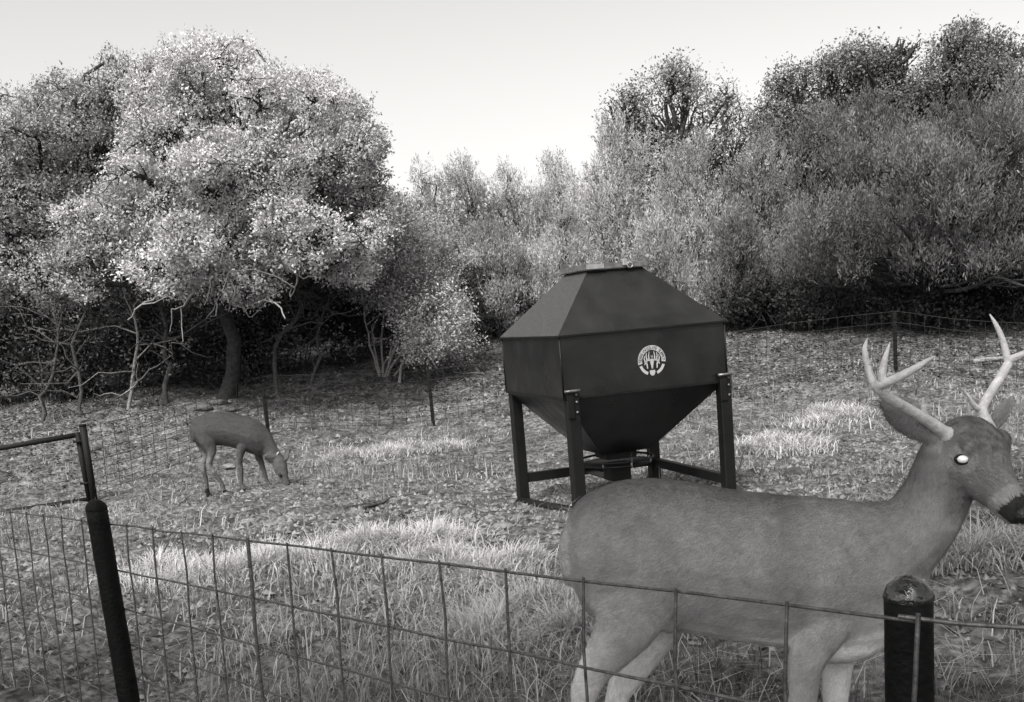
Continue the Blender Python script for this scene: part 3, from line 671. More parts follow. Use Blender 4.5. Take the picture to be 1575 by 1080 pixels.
# lettering on the arc
txt = 'TEXAS WILDLIFE SUPPLY'; LV = []; LF = []
for i, ch in enumerate(txt):
    if ch == ' ': continue
    cu = bpy.data.curves.new('glyph', 'FONT'); cu.body = ch; cu.size = R1*.30; cu.align_x = 'CENTER'; cu.resolution_u = 2
    ob = bpy.data.objects.new('glyph', cu); C.objects.link(ob)
    me = bpy.data.meshes.new_from_object(ob.evaluated_get(bpy.context.evaluated_depsgraph_get()))
    a = math.radians(186-(i+.5)*188/len(txt)); k = len(LV)
    for v in me.vertices:
        r_ = R1*.745+v.co.y; LV.append((r_*math.cos(a)+v.co.x*math.sin(a), r_*math.sin(a)-v.co.x*math.cos(a)))
    LF += [[k+j for j in p.vertices] for p in me.polygons]
    bpy.data.objects.remove(ob); bpy.data.curves.remove(cu); bpy.data.meshes.remove(me)
le = flat('emblem_lettering', LV, LF, 'ink', .0025); le.parent = emb

# ------------------------------------------------------------------ deer
def loft(rings, n=20):
    """rings: list of (center, axis1, axis2[, squareness]) -> V, quads, tris"""
    a = np.arange(n)*2*math.pi/n; V = []; 
    for c, e1, e2 in rings: V.append(np.asarray(c)+np.cos(a)[:, None]*np.asarray(e1)+np.sin(a)[:, None]*np.asarray(e2))
    m = len(rings); V = np.concatenate(V+[np.asarray(rings[0][0])[None], np.asarray(rings[-1][0])[None]])
    Q = [[k*n+i, k*n+(i+1) % n, (k+1)*n+(i+1) % n, (k+1)*n+i] for k in range(m-1) for i in range(n)]
    T = [[(i+1) % n, i, m*n] for i in range(n)]+[[(m-1)*n+i, (m-1)*n+(i+1) % n, m*n+1] for i in range(n)]
    return V, Q, T
class Deer:
    def __init__(s): s.V = []; s.F = []; s.k = 0
    def add(s, V, Q, T):
        s.V.append(V); s.F += [[i+s.k for i in f] for f in Q+T]; s.k += len(V)
    def limb(s, pts, lat=(0, 1, 0)):
        """pts: rows x,y,z,r_lateral,r_inplane"""
        P = smooth_path(pts, 4); c = P[:, :3]; T = unit(np.gradient(c, axis=0)); Lx = np.array(lat, float); rings = []
        for p, t_, a, b in zip(c, T, P[:, 3], P[:, 4]):
            e1 = unit(Lx-t_*(Lx@t_)); e2 = np.cross(t_, e1); rings.append((p, e1*max(a, .003), e2*max(b, .003)))
        s.add(*loft(rings, 16))
    def body(s, rows):
        """rows: x,y,ztop,zbot,halfwidth vertical sections, egg shaped"""
        R_ = smooth_path(rows, 4); n = 24; a = np.arange(n)*2*math.pi/n; V = []
        for x, y, zt, zb, hw in R_:
            zc = (zt+zb)/2; hh = max((zt-zb)/2, .004); cz = np.sin(a); wid = 1.0-.16*np.clip(cz, 0, 1)-.10*np.clip(-cz, 0, 1)
            V.append(np.c_[np.full(n, x), y+np.cos(a)*max(hw, .004)*wid, zc+cz*hh])
        m = len(R_); V = np.concatenate(V+[V[0].mean(0)[None], V[-1].mean(0)[None]])
        Q = [[k*n+i, k*n+(i+1) % n, (k+1)*n+(i+1) % n, (k+1)*n+i] for k in range(m-1) for i in range(n)]
        T = [[(i+1) % n, i, m*n] for i in range(n)]+[[(m-1)*n+i, (m-1)*n+(i+1) % n, m*n+1] for i in range(n)]
        s.add(V, Q, T)
    def bake(s, name, voxel, ref, parent, coatf, sm=5):
        V = np.concatenate(s.V)
        me = bpy.data.meshes.new('tmp'); me.from_pydata([tuple(v) for v in V.tolist()], [], s.F); me.update()
        bm = bmesh.new(); bm.from_mesh(me); bmesh.ops.recalc_face_normals(bm, faces=bm.faces); bm.to_mesh(me); bm.free()
        ob = bpy.data.objects.new('tmp', me); C.objects.link(ob)
        m1 = ob.modifiers.new('r', 'REMESH'); m1.mode = 'VOXEL'; m1.voxel_size = voxel
        m2 = ob.modifiers.new('s', 'SMOOTH'); m2.factor = .5; m2.iterations = sm
        dg = bpy.context.evaluated_depsgraph_get(); dg.update()
        r = bpy.data.meshes.new_from_object(ob.evaluated_get(dg)); bpy.data.objects.remove(ob); bpy.data.meshes.remove(me)
        co = np.empty(len(r.vertices)*3, np.float32); r.vertices.foreach_get('co', co); co = co.reshape(-1, 3)
        at_ = r.attributes.new('coat', 'FLOAT', 'POINT'); at_.data.foreach_set('value', coatf(co).astype(np.float32))
        r.vertices.foreach_set('co', (co-np.asarray(ref, np.float32)).ravel()); r.name = name
        r.polygons.foreach_set('use_smooth', np.ones(len(r.polygons), bool)); r.materials.clear(); r.materials.append(MT['coat']); r.update()
        o = bpy.data.objects.new(name, r); C.objects.link(o); o.parent = parent
        return o

# --- the buck
BY = 2.65
def B(u, v, dy=0.0): return at(u, v, BY+dy)
bd = Deer()
rows = []
for u, vt, vb, hw in [(869, 812, 850, .02), (874, 795, 890, .06), (890, 770, 935, .10), (918, 752, 958, .125), (960, 739, 964, .14), (1005, 735.5, 968, .145), (1055, 740, 974, .15),
                      (1105, 749, 982, .155), (1155, 756, 989, .155), (1205, 761, 996, .15), (1255, 765, 1002, .14), (1300, 769, 1006, .125), (1340, 775, 1002, .105), (1385, 795, 965, .08), (1420, 830, 910, .05)]:
    t_ = B(u, vt); b_ = B(u, vb); rows.append((t_[0], BY, t_[2], b_[2], hw))
bd.body(rows)
PXM = BY/FPX
def limbpx(pts): return [tuple(B(u, v, dy))+(a, b*PXM) for u, v, dy, a, b in pts]
# neck
bd.limb(limbpx([(1300, 885, 0, .10, 100), (1350, 850, 0, .098, 88), (1408, 812, 0, .088, 61), (1441, 760, -.005, .078, 53), (1458, 712, -.02, .070, 48), (1470, 678, -.03, .06, 42)]))
# head
hA = B(1478, 668, -.02); hN = B(1580, 792, -.20); hf = unit(hN-hA); HL = np.linalg.norm(hN-hA)
hl = unit(np.cross(hf, [0, 0, 1.])); hu = np.cross(hl, hf)     # hl: towards the camera side, hu: brow side
def HP(t_, l=0, u_=0): return hA+hf*HL*t_+hl*l+hu*u_
bd.add(*loft([(HP(t_, 0, o_), hl*w_, hu*h_) for t_, o_, w_, h_ in [(-.16, -.02, .02, .02), (-.12, -.015, .048, .05), (0, -.004, .066, .068), (.12, 0, .073, .074), (.26, -.008, .076, .083), (.38, -.016, .069, .082), (.50, -.020, .057, .070), (.62, -.020, .047, .056), (.74, -.019, .041, .046), (.86, -.018, .038, .041), (.95, -.018, .034, .034), (1.0, -.018, .02, .02)]], 20))
for s_ in (1, -1):   # brow ridges
    bd.add(*loft([(HP(t_, s_*.058, .036+o_), hl*r_, hu*r_) for t_, o_, r_ in [(.12, 0, .006), (.2, .008, .02), (.28, .006, .022), (.38, -.004, .006)]], 10))
# ears: cupped blades
def ear(base, tip, wdir, hw, th):
    base = np.asarray(base); tip = np.asarray(tip); ax = unit(tip-base); wd = unit(np.asarray(wdir)-ax*(np.asarray(wdir)@ax)); nn = np.cross(ax, wd); Ln = np.linalg.norm(tip-base)
    rows_ = [(0, .35), (.12, .55), (.3, .9), (.5, 1.0), (.7, .85), (.86, .52), (1.0, .12)]; n = 9; V = []
    for f, wv in rows_:
        c = base+ax*Ln*f; x = np.linspace(-1, 1, n)
        cup = (x**2)*hw*wv*.55
        front = c+wd*(x*hw*wv)[:, None]+nn*(cup+th)[:, None]; back = c+wd*(x*hw*wv*1.03)[:, None]+nn*(cup-th)[:, None]
        V.append(np.r_[front, back[::-1]])
    m = len(rows_); n2 = 2*n; V = np.concatenate(V)
    Q = [[k*n2+i, k*n2+(i+1) % n2, (k+1)*n2+(i+1) % n2, (k+1)*n2+i] for k in range(m-1) for i in range(n2)]
    Q += [[i, i+1, n2-2-i, n2-1-i] for i in range(n-1)]; o_ = (m-1)*n2
    Q += [[o_+n2-1-i, o_+n2-2-i, o_+i+1, o_+i] for i in range(n-1)]
    return V, Q, []
bd.add(*ear(B(1447, 682, -.06), B(1352, 612, -.05), np.array([.45, -.35, .8]), .046, .0055))
bd.add(*ear(B(1524, 668, .04), B(1560, 607, .09), np.array([-.75, .75, .15]), .023, .0055))
# legs
def leg(pts, hoof_u, dy, fwd):
    L_ = limbpx(pts); hx = L_[-1][0]; y = BY+dy; g = gz1(hx, y); z0 = L_[-1][2]
    for f, a, b, dx in [(.35, .019, .020, .0), (.62, .017, .019, fwd*.3), (.80, .022, .025, fwd*.5), (.90, .019, .021, fwd*.9)]:
        L_.append((hx+dx, y, z0+(g-z0)*f, a, b))
    L_.append((hx+fwd*1.6, y, g+.035, .026, .030)); L_.append((hx+fwd*2.0, y, g+.002, .030, .038))
    bd.limb(L_)
leg([(1295, 880, -.03, .045, 50), (1272, 950, -.075, .05, 44), (1245, 1005, -.095, .042, 31), (1237, 1040, -.095, .036, 25), (1236, 1075, -.095, .031, 21)], 0, -.095, .012)
leg([(1310, 930, .08, .05, 50), (1298, 980, .085, .045, 34), (1288, 1020, .085, .036, 26), (1285, 1075, .085, .03, 21)], 0, .085, .015)
leg([(945, 835, -.02, .05, 45), (957, 895, -.06, .062, 58), (968, 945, -.095, .06, 55), (945, 990, -.09, .046, 40), (915, 1030, -.085, .034, 27), (900, 1062, -.085, .030, 22), (897, 1085, -.085, .027, 18)], 0, -.085, .012)
leg([(990, 880, .06, .07, 60), (1015, 930, .085, .06, 45), (1018, 960, .09, .05, 36), (990, 1005, .085, .04, 30), (962, 1045, .08, .032, 25), (950, 1072, .08, .028, 20), (948, 1095, .08, .026, 18)], 0, .08, .012)
bd.limb(limbpx([(1352, 815, -.01, .04, 22), (1324, 848, -.066, .038, 34), (1293, 895, -.088, .036, 40), (1268, 950, -.086, .032, 32)]))
bd.limb(limbpx([(985, 788, -.01, .04, 26), (965, 825, -.077, .046, 44), (957, 870, -.090, .046, 54), (965, 915, -.088, .04, 54)]))
# flank fold in front of the near thigh, brisket, tail
bd.limb(limbpx([(985, 880, -.115, .03, 40), (1010, 930, -.115, .03, 28), (1022, 955, -.10, .022, 16), (1035, 968, -.08, .012, 8)]))
bd.limb(limbpx([(1255, 990, 0, .07, 30), (1305, 985, 0, .07, 34), (1340, 975, 0, .055, 28), (1352, 955, 0, .03, 16)]))
bd.limb(limbpx([(884, 800, 0, .035, 10), (871, 830, 0, .04, 9), (869, 865, 0, .04, 8), (876, 900, 0, .02, 5)]))
def buck_coat(co):
    # body plane coordinates along / up the animal
    uu = (co[:, 0]-B(787.5, 800)[0])/PXM; z = co[:, 2]; zt = 0.83; rel = (z-0.05)/zt
    c = np.full(len(co), .92)
    lat = np.abs(co[:, 1]-BY); body = (co[:, 0] < B(1400, 800)[0])
    c *= 1-.34*sst(.80, 1.0, rel)*sst(.13, .03, lat)-.12*sst(.82, .98, rel)                      # dark line down the back
    belly = sst(.60, .49, rel)*sst(.135, .06, lat); c = np.where(body, c*(1+.85*belly), c)     # white belly and groin
    c = np.where(body, c*(1+.22*sst(.72, .52, rel)), c)
    inner = (rel < .52) & (lat < .085) & body; c = np.where(inner, c*1.25, c)                  # pale inner legs
    c = np.where(body, c*(1+.4*sst(B(888, 800)[0], B(872, 800)[0], co[:, 0])*sst(.06, .02, lat)), c)
    xw = co[:, 0]; c *= 1-.16*np.exp(-((xw-B(1195, 850)[0])/.05)**2)*sst(.5, .7, rel)      # darker band behind the shoulder
    c *= 1+.22*sst(B(1080, 800)[0], B(960, 800)[0], xw)*sst(.75, .5, rel)
    nz = vnoise(co[:, 0]*3+co[:, 1], co[:, 2]*3, .16, 4)-.5; c *= 1+.26*nz
    st_ = vnoise(co[:, 0]*1.0+co[:, 2]*.4, co[:, 2]*.35, .022, 8)-.5; c *= 1+.14*st_
    # head
    q = co-hA; t_ = q@hf/HL; l = q@hl; h = q@hu
    hd = (t_ > -.05) & (np.linalg.norm(q, axis=1) < .42) & (np.abs(l) < .12) & (np.abs(h) < .12) & (co[:, 0] > B(1435, 700)[0])
    cap = hd & (h > .025) & (t_ < .42)
    c = np.where(cap, c*.62*(1+.9*(vnoise(l*1.0, t_*.3, .012, 1)-.5)), c)
    c = np.where(hd & ~cap, c*.78, c)
    band = hd & (t_ > .72) & (t_ < .84) & (h < .03); c = np.where(band, c*1.55, c)
    muz = hd & (t_ >= .84); c = np.where(muz, np.where(h < -.035, c*1.6, c*.16), c)
    for s_ in (1, -1):
        e = HP(.31, s_*.07, .008); d = np.linalg.norm(co-e, axis=1); c = np.where((d < .046), c*(1+.5*sst(.046, .030, d)), c)
    # pale throat under the jaw, pale ear rims
    th = (co[:, 0] > B(1440, 700)[0]) & (z < B(1480, 770)[2]) & (z > B(1470, 850)[2]) & (t_ < .55); c = np.where(th & (t_ < .42), c*1.3, c)
    er = (co[:, 0] < B(1432, 700)[0]) & (z > B(1400, 690)[2]); c = np.where(er, c*1.45, c)
    lowleg = z < .30; c = np.where(lowleg, c*1.15, c)
    hf_ = z < gz1(.6, BY)+.045; c = np.where(hf_, .1, c)
    return np.clip(c*.98, 0, 2.2)
bref = np.array([B(1100, 800)[0], BY, gz1(B(1100, 800)[0], BY)])
buck = empty('deer', bref); tag(buck, 'antlered buck standing broadside in the right foreground behind the wire fence', 'deer')
bbody = bd.bake('body', .0065, bref, buck, buck_coat, 9)
def fur(body, parent, n, length, width, flow, seed, mul=1.0):
    me = body.data; rng = np.random.default_rng(seed)
    co = np.empty(len(me.vertices)*3, np.float32); me.vertices.foreach_get('co', co); co = co.reshape(-1, 3).astype(float)
    cv = np.empty(len(me.vertices), np.float32); me.attributes['coat'].data.foreach_get('value', cv)
    me.calc_loop_triangles(); tv = np.empty(len(me.loop_triangles)*3, np.int32); me.loop_triangles.foreach_get('vertices', tv); tv = tv.reshape(-1, 3)
    a, b, c = co[tv[:, 0]], co[tv[:, 1]], co[tv[:, 2]]; nn = np.cross(b-a, c-a); ar = np.linalg.norm(nn, axis=1); nn = nn/(ar[:, None]+1e-12)
    k = rng.choice(len(tv), n, p=ar/ar.sum()); r1 = np.sqrt(rng.random((n, 1))); r2 = rng.random((n, 1))
    P = a[k]*(1-r1)+b[k]*r1*(1-r2)+c[k]*r1*r2; N_ = nn[k]; T = flow(P)+rng.normal(size=(n, 3))*.22; T = unit(T-N_*(T*N_).sum(1, keepdims=True))
    lift = rng.uniform(.10, .32, (n, 1)); d = unit(T+N_*lift); s_ = unit(np.cross(d, N_)); ln = length*rng.uniform(.6, 1.25, (n, 1)); w_ = width*rng.uniform(.7, 1.3, (n, 1))
    V = np.stack([P-s_*w_*.5, P+s_*w_*.5, P+d*ln], 1).reshape(-1, 3)
    t_ = cv[tv[k, 0]]*rng.uniform(.78, 1.22, n)*mul
    o = mesh('fur', V, np.arange(n*3).reshape(-1, 3), 'coat', parent, tint=np.repeat(t_, 3), aname='coat'); o['kind'] = 'stuff'; return o
def ant(name, lst, dys, parent, ref, radii, P=B):
    c = [tuple(P(u, v, dy))+(r, r) for (u, v), dy, r in zip(lst, dys, radii)]
    Q = smooth_path(c, 6); return Q[:, :3]-ref, Q[:, 3]
def bflow(P):
    Q = P+bref; f = np.tile(np.array([-.9, 0, -.35]), (len(P), 1))
    nk = sst(B(1340, 800)[0], B(1420, 800)[0], Q[:, 0])[:, None]; f = f*(1-nk)+np.array([-.45, 0, -.85])*nk
    hd = ((Q-hA)@hf > -.02)[:, None] & (Q[:, 2:3] > B(1500, 800)[2]) & (Q[:, 0:1] > B(1440, 700)[0]); f = np.where(hd, -hf, f)
    lg = sst(.42, .32, Q[:, 2])[:, None]; return f*(1-lg)+np.array([-.1, 0, -1])*lg
fur(bbody, buck, 170000, .013, .0012, bflow, 7)
def antler(name, beams):
    ps = [ant(name, l, d, buck, bref, r) for l, d, r in beams]
    V, Q = tubes(ps, 10); return mesh(name, V, Q, 'antler', buck, True)
near = np.linspace
antler('antler', [
    ([(1486, 690), (1466, 676), (1456, 669), (1450, 664), (1438, 655), (1410, 637), (1378, 619), (1356, 604), (1352, 594), (1372, 585), (1400, 571), (1420, 559), (1437, 548)], [-.015, -.045, -.057, -.064, -.075, -.10, -.13, -.155, -.165, -.19, -.205, -.21, -.21], [.014, .017, .0225, .0165, .0150, .0135, .0135, .013, .0125, .011, .0095, .007, .002]),
    ([(1354, 606), (1345, 592), (1338, 575), (1332, 552), (1330, 536), (1334, 521)], [-.155, -.155, -.15, -.145, -.14, -.135], [.012, .0105, .009, .0075, .006, .0015]),
    ([(1358, 594), (1357, 575), (1361, 553), (1369, 526)], [-.175, -.175, -.17, -.165], [.010, .0095, .007, .0015]),
    ([(1431, 650), (1423, 638), (1420, 626), (1420, 611)], [-.08, -.09, -.095, -.1], [.009, .0075, .006, .0015])])
antler('antler', [
    ([(1524, 664), (1513, 640), (1512, 626), (1524, 604), (1538, 582), (1549, 563), (1556, 553), (1575, 545), (1600, 530), (1616, 512)], [.03, .04, .05, .075, .095, .11, .11, .09, .05, .02], [.018, .014, .0125, .0125, .012, .0125, .0115, .010, .007, .002]),
    ([(1551, 560), (1547, 540), (1539, 515), (1531, 498), (1522, 483)], [.11, .115, .12, .125, .13], [.0105, .009, .0075, .0055, .0015]),
    ([(1512, 634), (1499, 624), (1491, 612), (1482, 599)], [.045, .04, .035, .03], [.009, .007, .005, .0012])])
def ball(name, c, r, mt, parent, ref, sq=(1, 1, 1)):
    bm = bmesh.new(); bmesh.ops.create_uvsphere(bm, u_segments=20, v_segments=12, radius=r)
    for v in bm.verts: v.co = Vector([v.co[i]*sq[i] for i in range(3)])
    me = bpy.data.meshes.new(name); bm.to_mesh(me); bm.free(); me.materials.append(MT[mt])
    for p in me.polygons: p.use_smooth = True
    o = bpy.data.objects.new(name, me); C.objects.link(o); o.location = Vector(np.asarray(c)-np.asarray(ref)); o.parent = parent; return o
for s_ in (1, -1):
    ec_ = HP(.31, s_*.064, .006); e = ball('eye', ec_, .0178, 'eye', buck, bref, (1.3, 1, .85))
    if s_ == 1:
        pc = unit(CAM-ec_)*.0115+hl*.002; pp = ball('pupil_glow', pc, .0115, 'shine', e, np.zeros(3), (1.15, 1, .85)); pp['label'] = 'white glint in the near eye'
nsp = ball('nose', HP(.975, 0, -.006), .028, 'nose', buck, bref, (1, 1, .85))

# --- the grazing deer
DY = 10.0; DP = DY/FPX
def D(u, v, dy=0.0): return at(u, v, DY+dy)
gd_ = Deer(); rows = []
for u, vt, vb, hw in [(295.5, 652, 666, .02), (298, 646, 676, .08), (305, 641, 684, .115), (318, 636, 686, .13), (335, 634, 685, .14), (352, 635, 688, .145), (370, 639, 693, .14), (386, 643, 699, .125), (398, 648, 701, .10), (407, 656, 696, .07), (413, 667, 688, .035)]:
    t_ = D(u, vt); b_ = D(u, vb); rows.append((t_[0], DY, t_[2], b_[2], hw))
gd_.body(rows)
def dl(pts): return [tuple(D(u, v, dy))+(a*.9, b*DP*.9) for u, v, dy, a, b in pts]
gd_.limb(dl([(392, 668, 0, .10, 22), (403, 677, 0, .085, 19), (412, 688, 0, .07, 15), (420, 699, -.01, .06, 12.5), (427, 708, -.02, .05, 11)]))
gd_.limb(dl([(422, 700, -.02, .03, 6), (427, 708, -.025, .056, 11), (432, 719, -.04, .058, 11), (436, 730, -.05, .043, 8.2), (440, 742, -.06, .031, 5.6), (443, 750, -.065, .03, 5.5), (444.5, 755, -.068, .018, 3)]))
gd_.add(*ear(D(424, 712, -.05), D(406, 700, -.10), np.array([.3, -.5, .9]), .045, .011))
gd_.add(*ear(D(436, 714, .0), D(446, 688, .03), np.array([-.8, .5, .2]), .04, .011))
def dleg(pts, dy, fwd=.01):
    L_ = dl(pts); x, y, z0 = L_[-1][:3]; g = gz1(x, y)
    L_.append((x, y, g+.06, .016, .018)); L_.append((x+fwd, y, g+.03, .020, .024)); L_.append((x+fwd*2, y, g+.0, .023, .030)); gd_.limb(L_)
dleg([(376, 680, -.08, .045, 9), (370, 697, -.085, .04, 6.5), (369, 711, -.085, .032, 4.2), (371, 724, -.085, .027, 3.6), (372, 741, -.085, .02, 2.6)], -.085)
dleg([(392, 688, .07, .045, 8), (399, 703, .08, .038, 5.5), (404, 717, .08, .03, 4.0), (407, 727, .08, .025, 3.4), (411, 741, .08, .02, 2.6)], .08)
dleg([(310, 660, -.07, .06, 13), (318, 678, -.085, .06, 12), (326, 692, -.085, .045, 8), (324, 704, -.085, .034, 5.4), (322, 716, -.085, .03, 4.6), (331, 729, -.085, .025, 3.6), (343, 745, -.085, .02, 2.8)], -.085)
dleg([(306, 665, .06, .06, 12), (312, 684, .08, .05, 9), (318, 698, .08, .038, 6), (314, 712, .08, .03, 4.6), (314, 724, .08, .026, 3.8), (318, 742, .08, .02, 2.8)], .08)
gd_.limb(dl([(299, 648, 0, .03, 4), (295, 658, 0, .035, 3), (295, 670, 0, .03, 3), (299, 680, 0, .015, 2)]))
def doe_coat(co):
    z = co[:, 2]; zb = gz1(D(350, 750)[0], DY); rel = (z-zb)/.76
    c = np.full(len(co), .62); c *= 1-.18*sst(.75, .95, rel); c *= 1+.9*sst(.68, .52, rel)*(co[:, 0] < D(362, 700)[0])*(rel > .3)
    c = np.where(rel < .50, c*1.35, c)
    nzp = D(443, 752, -.065); d = np.linalg.norm(co-nzp, axis=1); c = np.where(d < .055, .1, c); c = np.where((d >= .055) & (d < .085), .85, c)
    c = np.where((co[:, 0] > D(416, 700)[0]) & (z > D(430, 700)[2]), c*1.2, c)
    c = np.where(z < zb+.05, .12, c)
    return c*.43
dref = np.array([D(355, 700)[0], DY, gz1(D(355, 700)[0], DY)])
doe = empty('deer', dref); tag(doe, 'smaller deer grazing head down on the left in front of the far fence', 'deer')
dbody = gd_.bake('body', .012, dref, doe, doe_coat, 3)
fur(dbody, doe, 22000, .03, .004, lambda P: np.tile(np.array([-.8, 0, -.5]), (len(P), 1)), 9)
for dy_, l_ in ((-.05, [(428, 711), (425, 705), (426, 699), (429, 695)]), (.03, [(436, 710), (439, 703), (438, 697), (436, 693)])):
    P, r = ant('antler', l_, [dy_]*4, doe, dref, [.012, .010, .008, .003], D); V, Q = tubes([(P, r)], 7); mesh('antler', V, Q, 'antler', doe, True)
ball('eye', D(431, 731, -.095), .017, 'eye', doe, dref)

# ------------------------------------------------------------------ ground litter: rocks, sticks, clods, grass
def rock(label, u, v, wpx, hpx, seed, name='rock', cat='rock', grp='loose rocks on the ground', mt='rock', tintv=1):
    p = ground_at(u, v); s = p[1]/FPX; rng = np.random.default_rng(seed); bm = bmesh.new(); bmesh.ops.create_icosphere(bm, subdivisions=3, radius=1)
    ph = rng.uniform(0, 6, 9); fr = rng.normal(size=(9, 3))*2.2; pl = unit(rng.normal(size=(9, 3))); lim = rng.uniform(.62, .95, 9)
    for vtx in bm.verts:
        q = np.array(vtx.co)
        for k in range(9):
            e = q@pl[k]-lim[k]
            if e > 0: q = q-pl[k]*e*.9
        q = q*(1+.05*sum(math.sin(q@fr[k]+ph[k]) for k in range(4)))
        vtx.co = Vector((q[0]*wpx*s/2*1.1, q[1]*wpx*s/2*.9, q[2]*hpx*s*.62+hpx*s*.22))
    me = bpy.data.meshes.new(name); bm.to_mesh(me); bm.free(); me.materials.append(MT[mt])
    o = bpy.data.objects.new(name, me); C.objects.link(o); o.location = (p[0], p[1], gz1(p[0], p[1])); tag(o, label, cat, grp); return o
MT['dark_rock2'] = mat('weathered_rock', 0.10, 0.95, 0.7, 12, 0.9, 24, spec=0.1)
MT['dark_rock'] = mat('dark_rock', 0.06, 0.9, 0.5, 14, 0.5, 40)
rock('dark fist-sized rock right of the feeder, left of the buck neck', 1222, 730, 26, 16, 1, mt='dark_rock')
rock('small dark rock left of the biggest dark rock near the buck', 1190, 728, 18, 8, 2, mt='dark_rock')
rock('flat pale stone in the clearing left of the feeder foot', 772, 812, 34, 12, 3)
rock('small flat stone just below the flat pale stone', 790, 832, 24, 8, 4, mt='dark_rock')
rock('pale angular boulder in the rock pile above the grazing deer', 308, 630, 34, 12, 5, mt='dark_rock2')
rock('second boulder of the rock pile, right of the pale angular one', 335, 622, 26, 10, 6, mt='dark_rock2')
rock('low boulder of the rock pile under the leafy shrub', 352, 632, 22, 9, 7, mt='dark_rock2')
rock('small stone behind the legs of the grazing deer', 352, 720, 22, 9, 8)
rock('small stone right of the feeder leg', 1160, 742, 14, 8, 9)
rock('dark clod beneath the buck chin', 1500, 850, 26, 12, 10, mt='dark_rock')
def stick(label, a, b, r, seed, grp='fallen sticks', bend=.2, mt='pale_bark', name='fallen_branch'):
    pa = ground_at(*a); pb = ground_at(*b); rng = np.random.default_rng(seed); P = curve(pa, pb, rng, 9, bend); P[:, 2] = gz(P[:, 0], P[:, 1])+r*.8
    root = empty(name, P[0]); tag(root, label, 'branch', grp)
    solid_tube('stem', P-P[0], np.linspace(r, r*.45, 9), mt, root, 7)
    for k in ((3, 5, 6) if r < .04 else ()):
        e = P[k]+np.array([rng.normal()*8*r, rng.normal()*6*r, r*rng.uniform(1, 5)]); solid_tube('twig', curve(P[k]-P[0], e-P[0], rng, 4, .2), [r*.5, r*.4, r*.3, r*.15], mt, root, 5)
stick('pale short log on the slope behind the far antler', (1497, 560), (1550, 554), .05, 1, bend=.05)
stick('pale stick lying on the slope left of the feeder', (708, 606), (728, 598), .025, 2)
stick('pale stick near the top of the slope left of the feeder', (732, 572), (745, 578), .025, 3)
stick('pale curved branch in the grass beneath the fence left of the buck', (690, 952), (800, 930), .012, 4)
stick('thin branch lying in the grass between the wires at lower left', (365, 960), (400, 935), .008, 5)
stick('thin dark stick in the clearing below the lone fence post', (560, 785), (592, 776), .018, 6, mt='bark')

hay = [(850, 985, .40, 1.0), (880, 960, .35, 1.0), (340, 890, .55, .8), (450, 880, .45, .8), (620, 840, .50, .7), (600, 700, .6, .6), (1290, 645, .7, .5), (1200, 690, .6, .5), (1480, 860, .45, .6), (720, 880, .4, .6)]
hayP = [(ground_at(u, v), r, s) for u, v, r, s in hay]
def bare(x, y):      # worn ground round the feeder
    m = np.exp(-(((x-.2)/3.2)**2+((y-7.6)/2.3)**2)); m = np.maximum(m, .8*np.exp(-(((x-3.2)/2.2)**2+((y-8.6)/1.6)**2)))
    return m*(.75+.5*vnoise(x, y, .9, 6))
def blade_mesh(name, P, h, lean_dir, lean, wd, tint, seg=3):
    n = len(P); t_ = np.linspace(0, 1, seg+1); ld = np.c_[np.cos(lean_dir), np.sin(lean_dir), np.zeros(n)]; sd_ = np.c_[-ld[:, 1], ld[:, 0], np.zeros(n)]
    rows_ = []
    for k, tt in enumerate(t_):
        ang = lean*(tt**.9)*1.0
        c = P+ld*(h*tt*np.sin(ang))[:, None]+np.array([0, 0, 1.])*(h*tt*np.cos(ang))[:, None]
        if k < seg: ww = (wd*(1-.55*tt)/2)[:, None]; rows_ += [c-sd_*ww, c+sd_*ww]
        else: rows_.append(c)
    m = 2*seg+1; V = np.stack(rows_, 1).reshape(-1, 3); b = np.arange(n)[:, None]*m
    Q = [b+np.array([[2*k, 2*k+1, 2*k+3, 2*k+2]]) for k in range(seg-1)]; T = b+np.array([[2*seg-2, 2*seg-1, 2*seg]])
    return mesh(name, V, (Q and [np.concatenate(Q)] or [])+[T], 'grass', tint=np.repeat(tint, m))
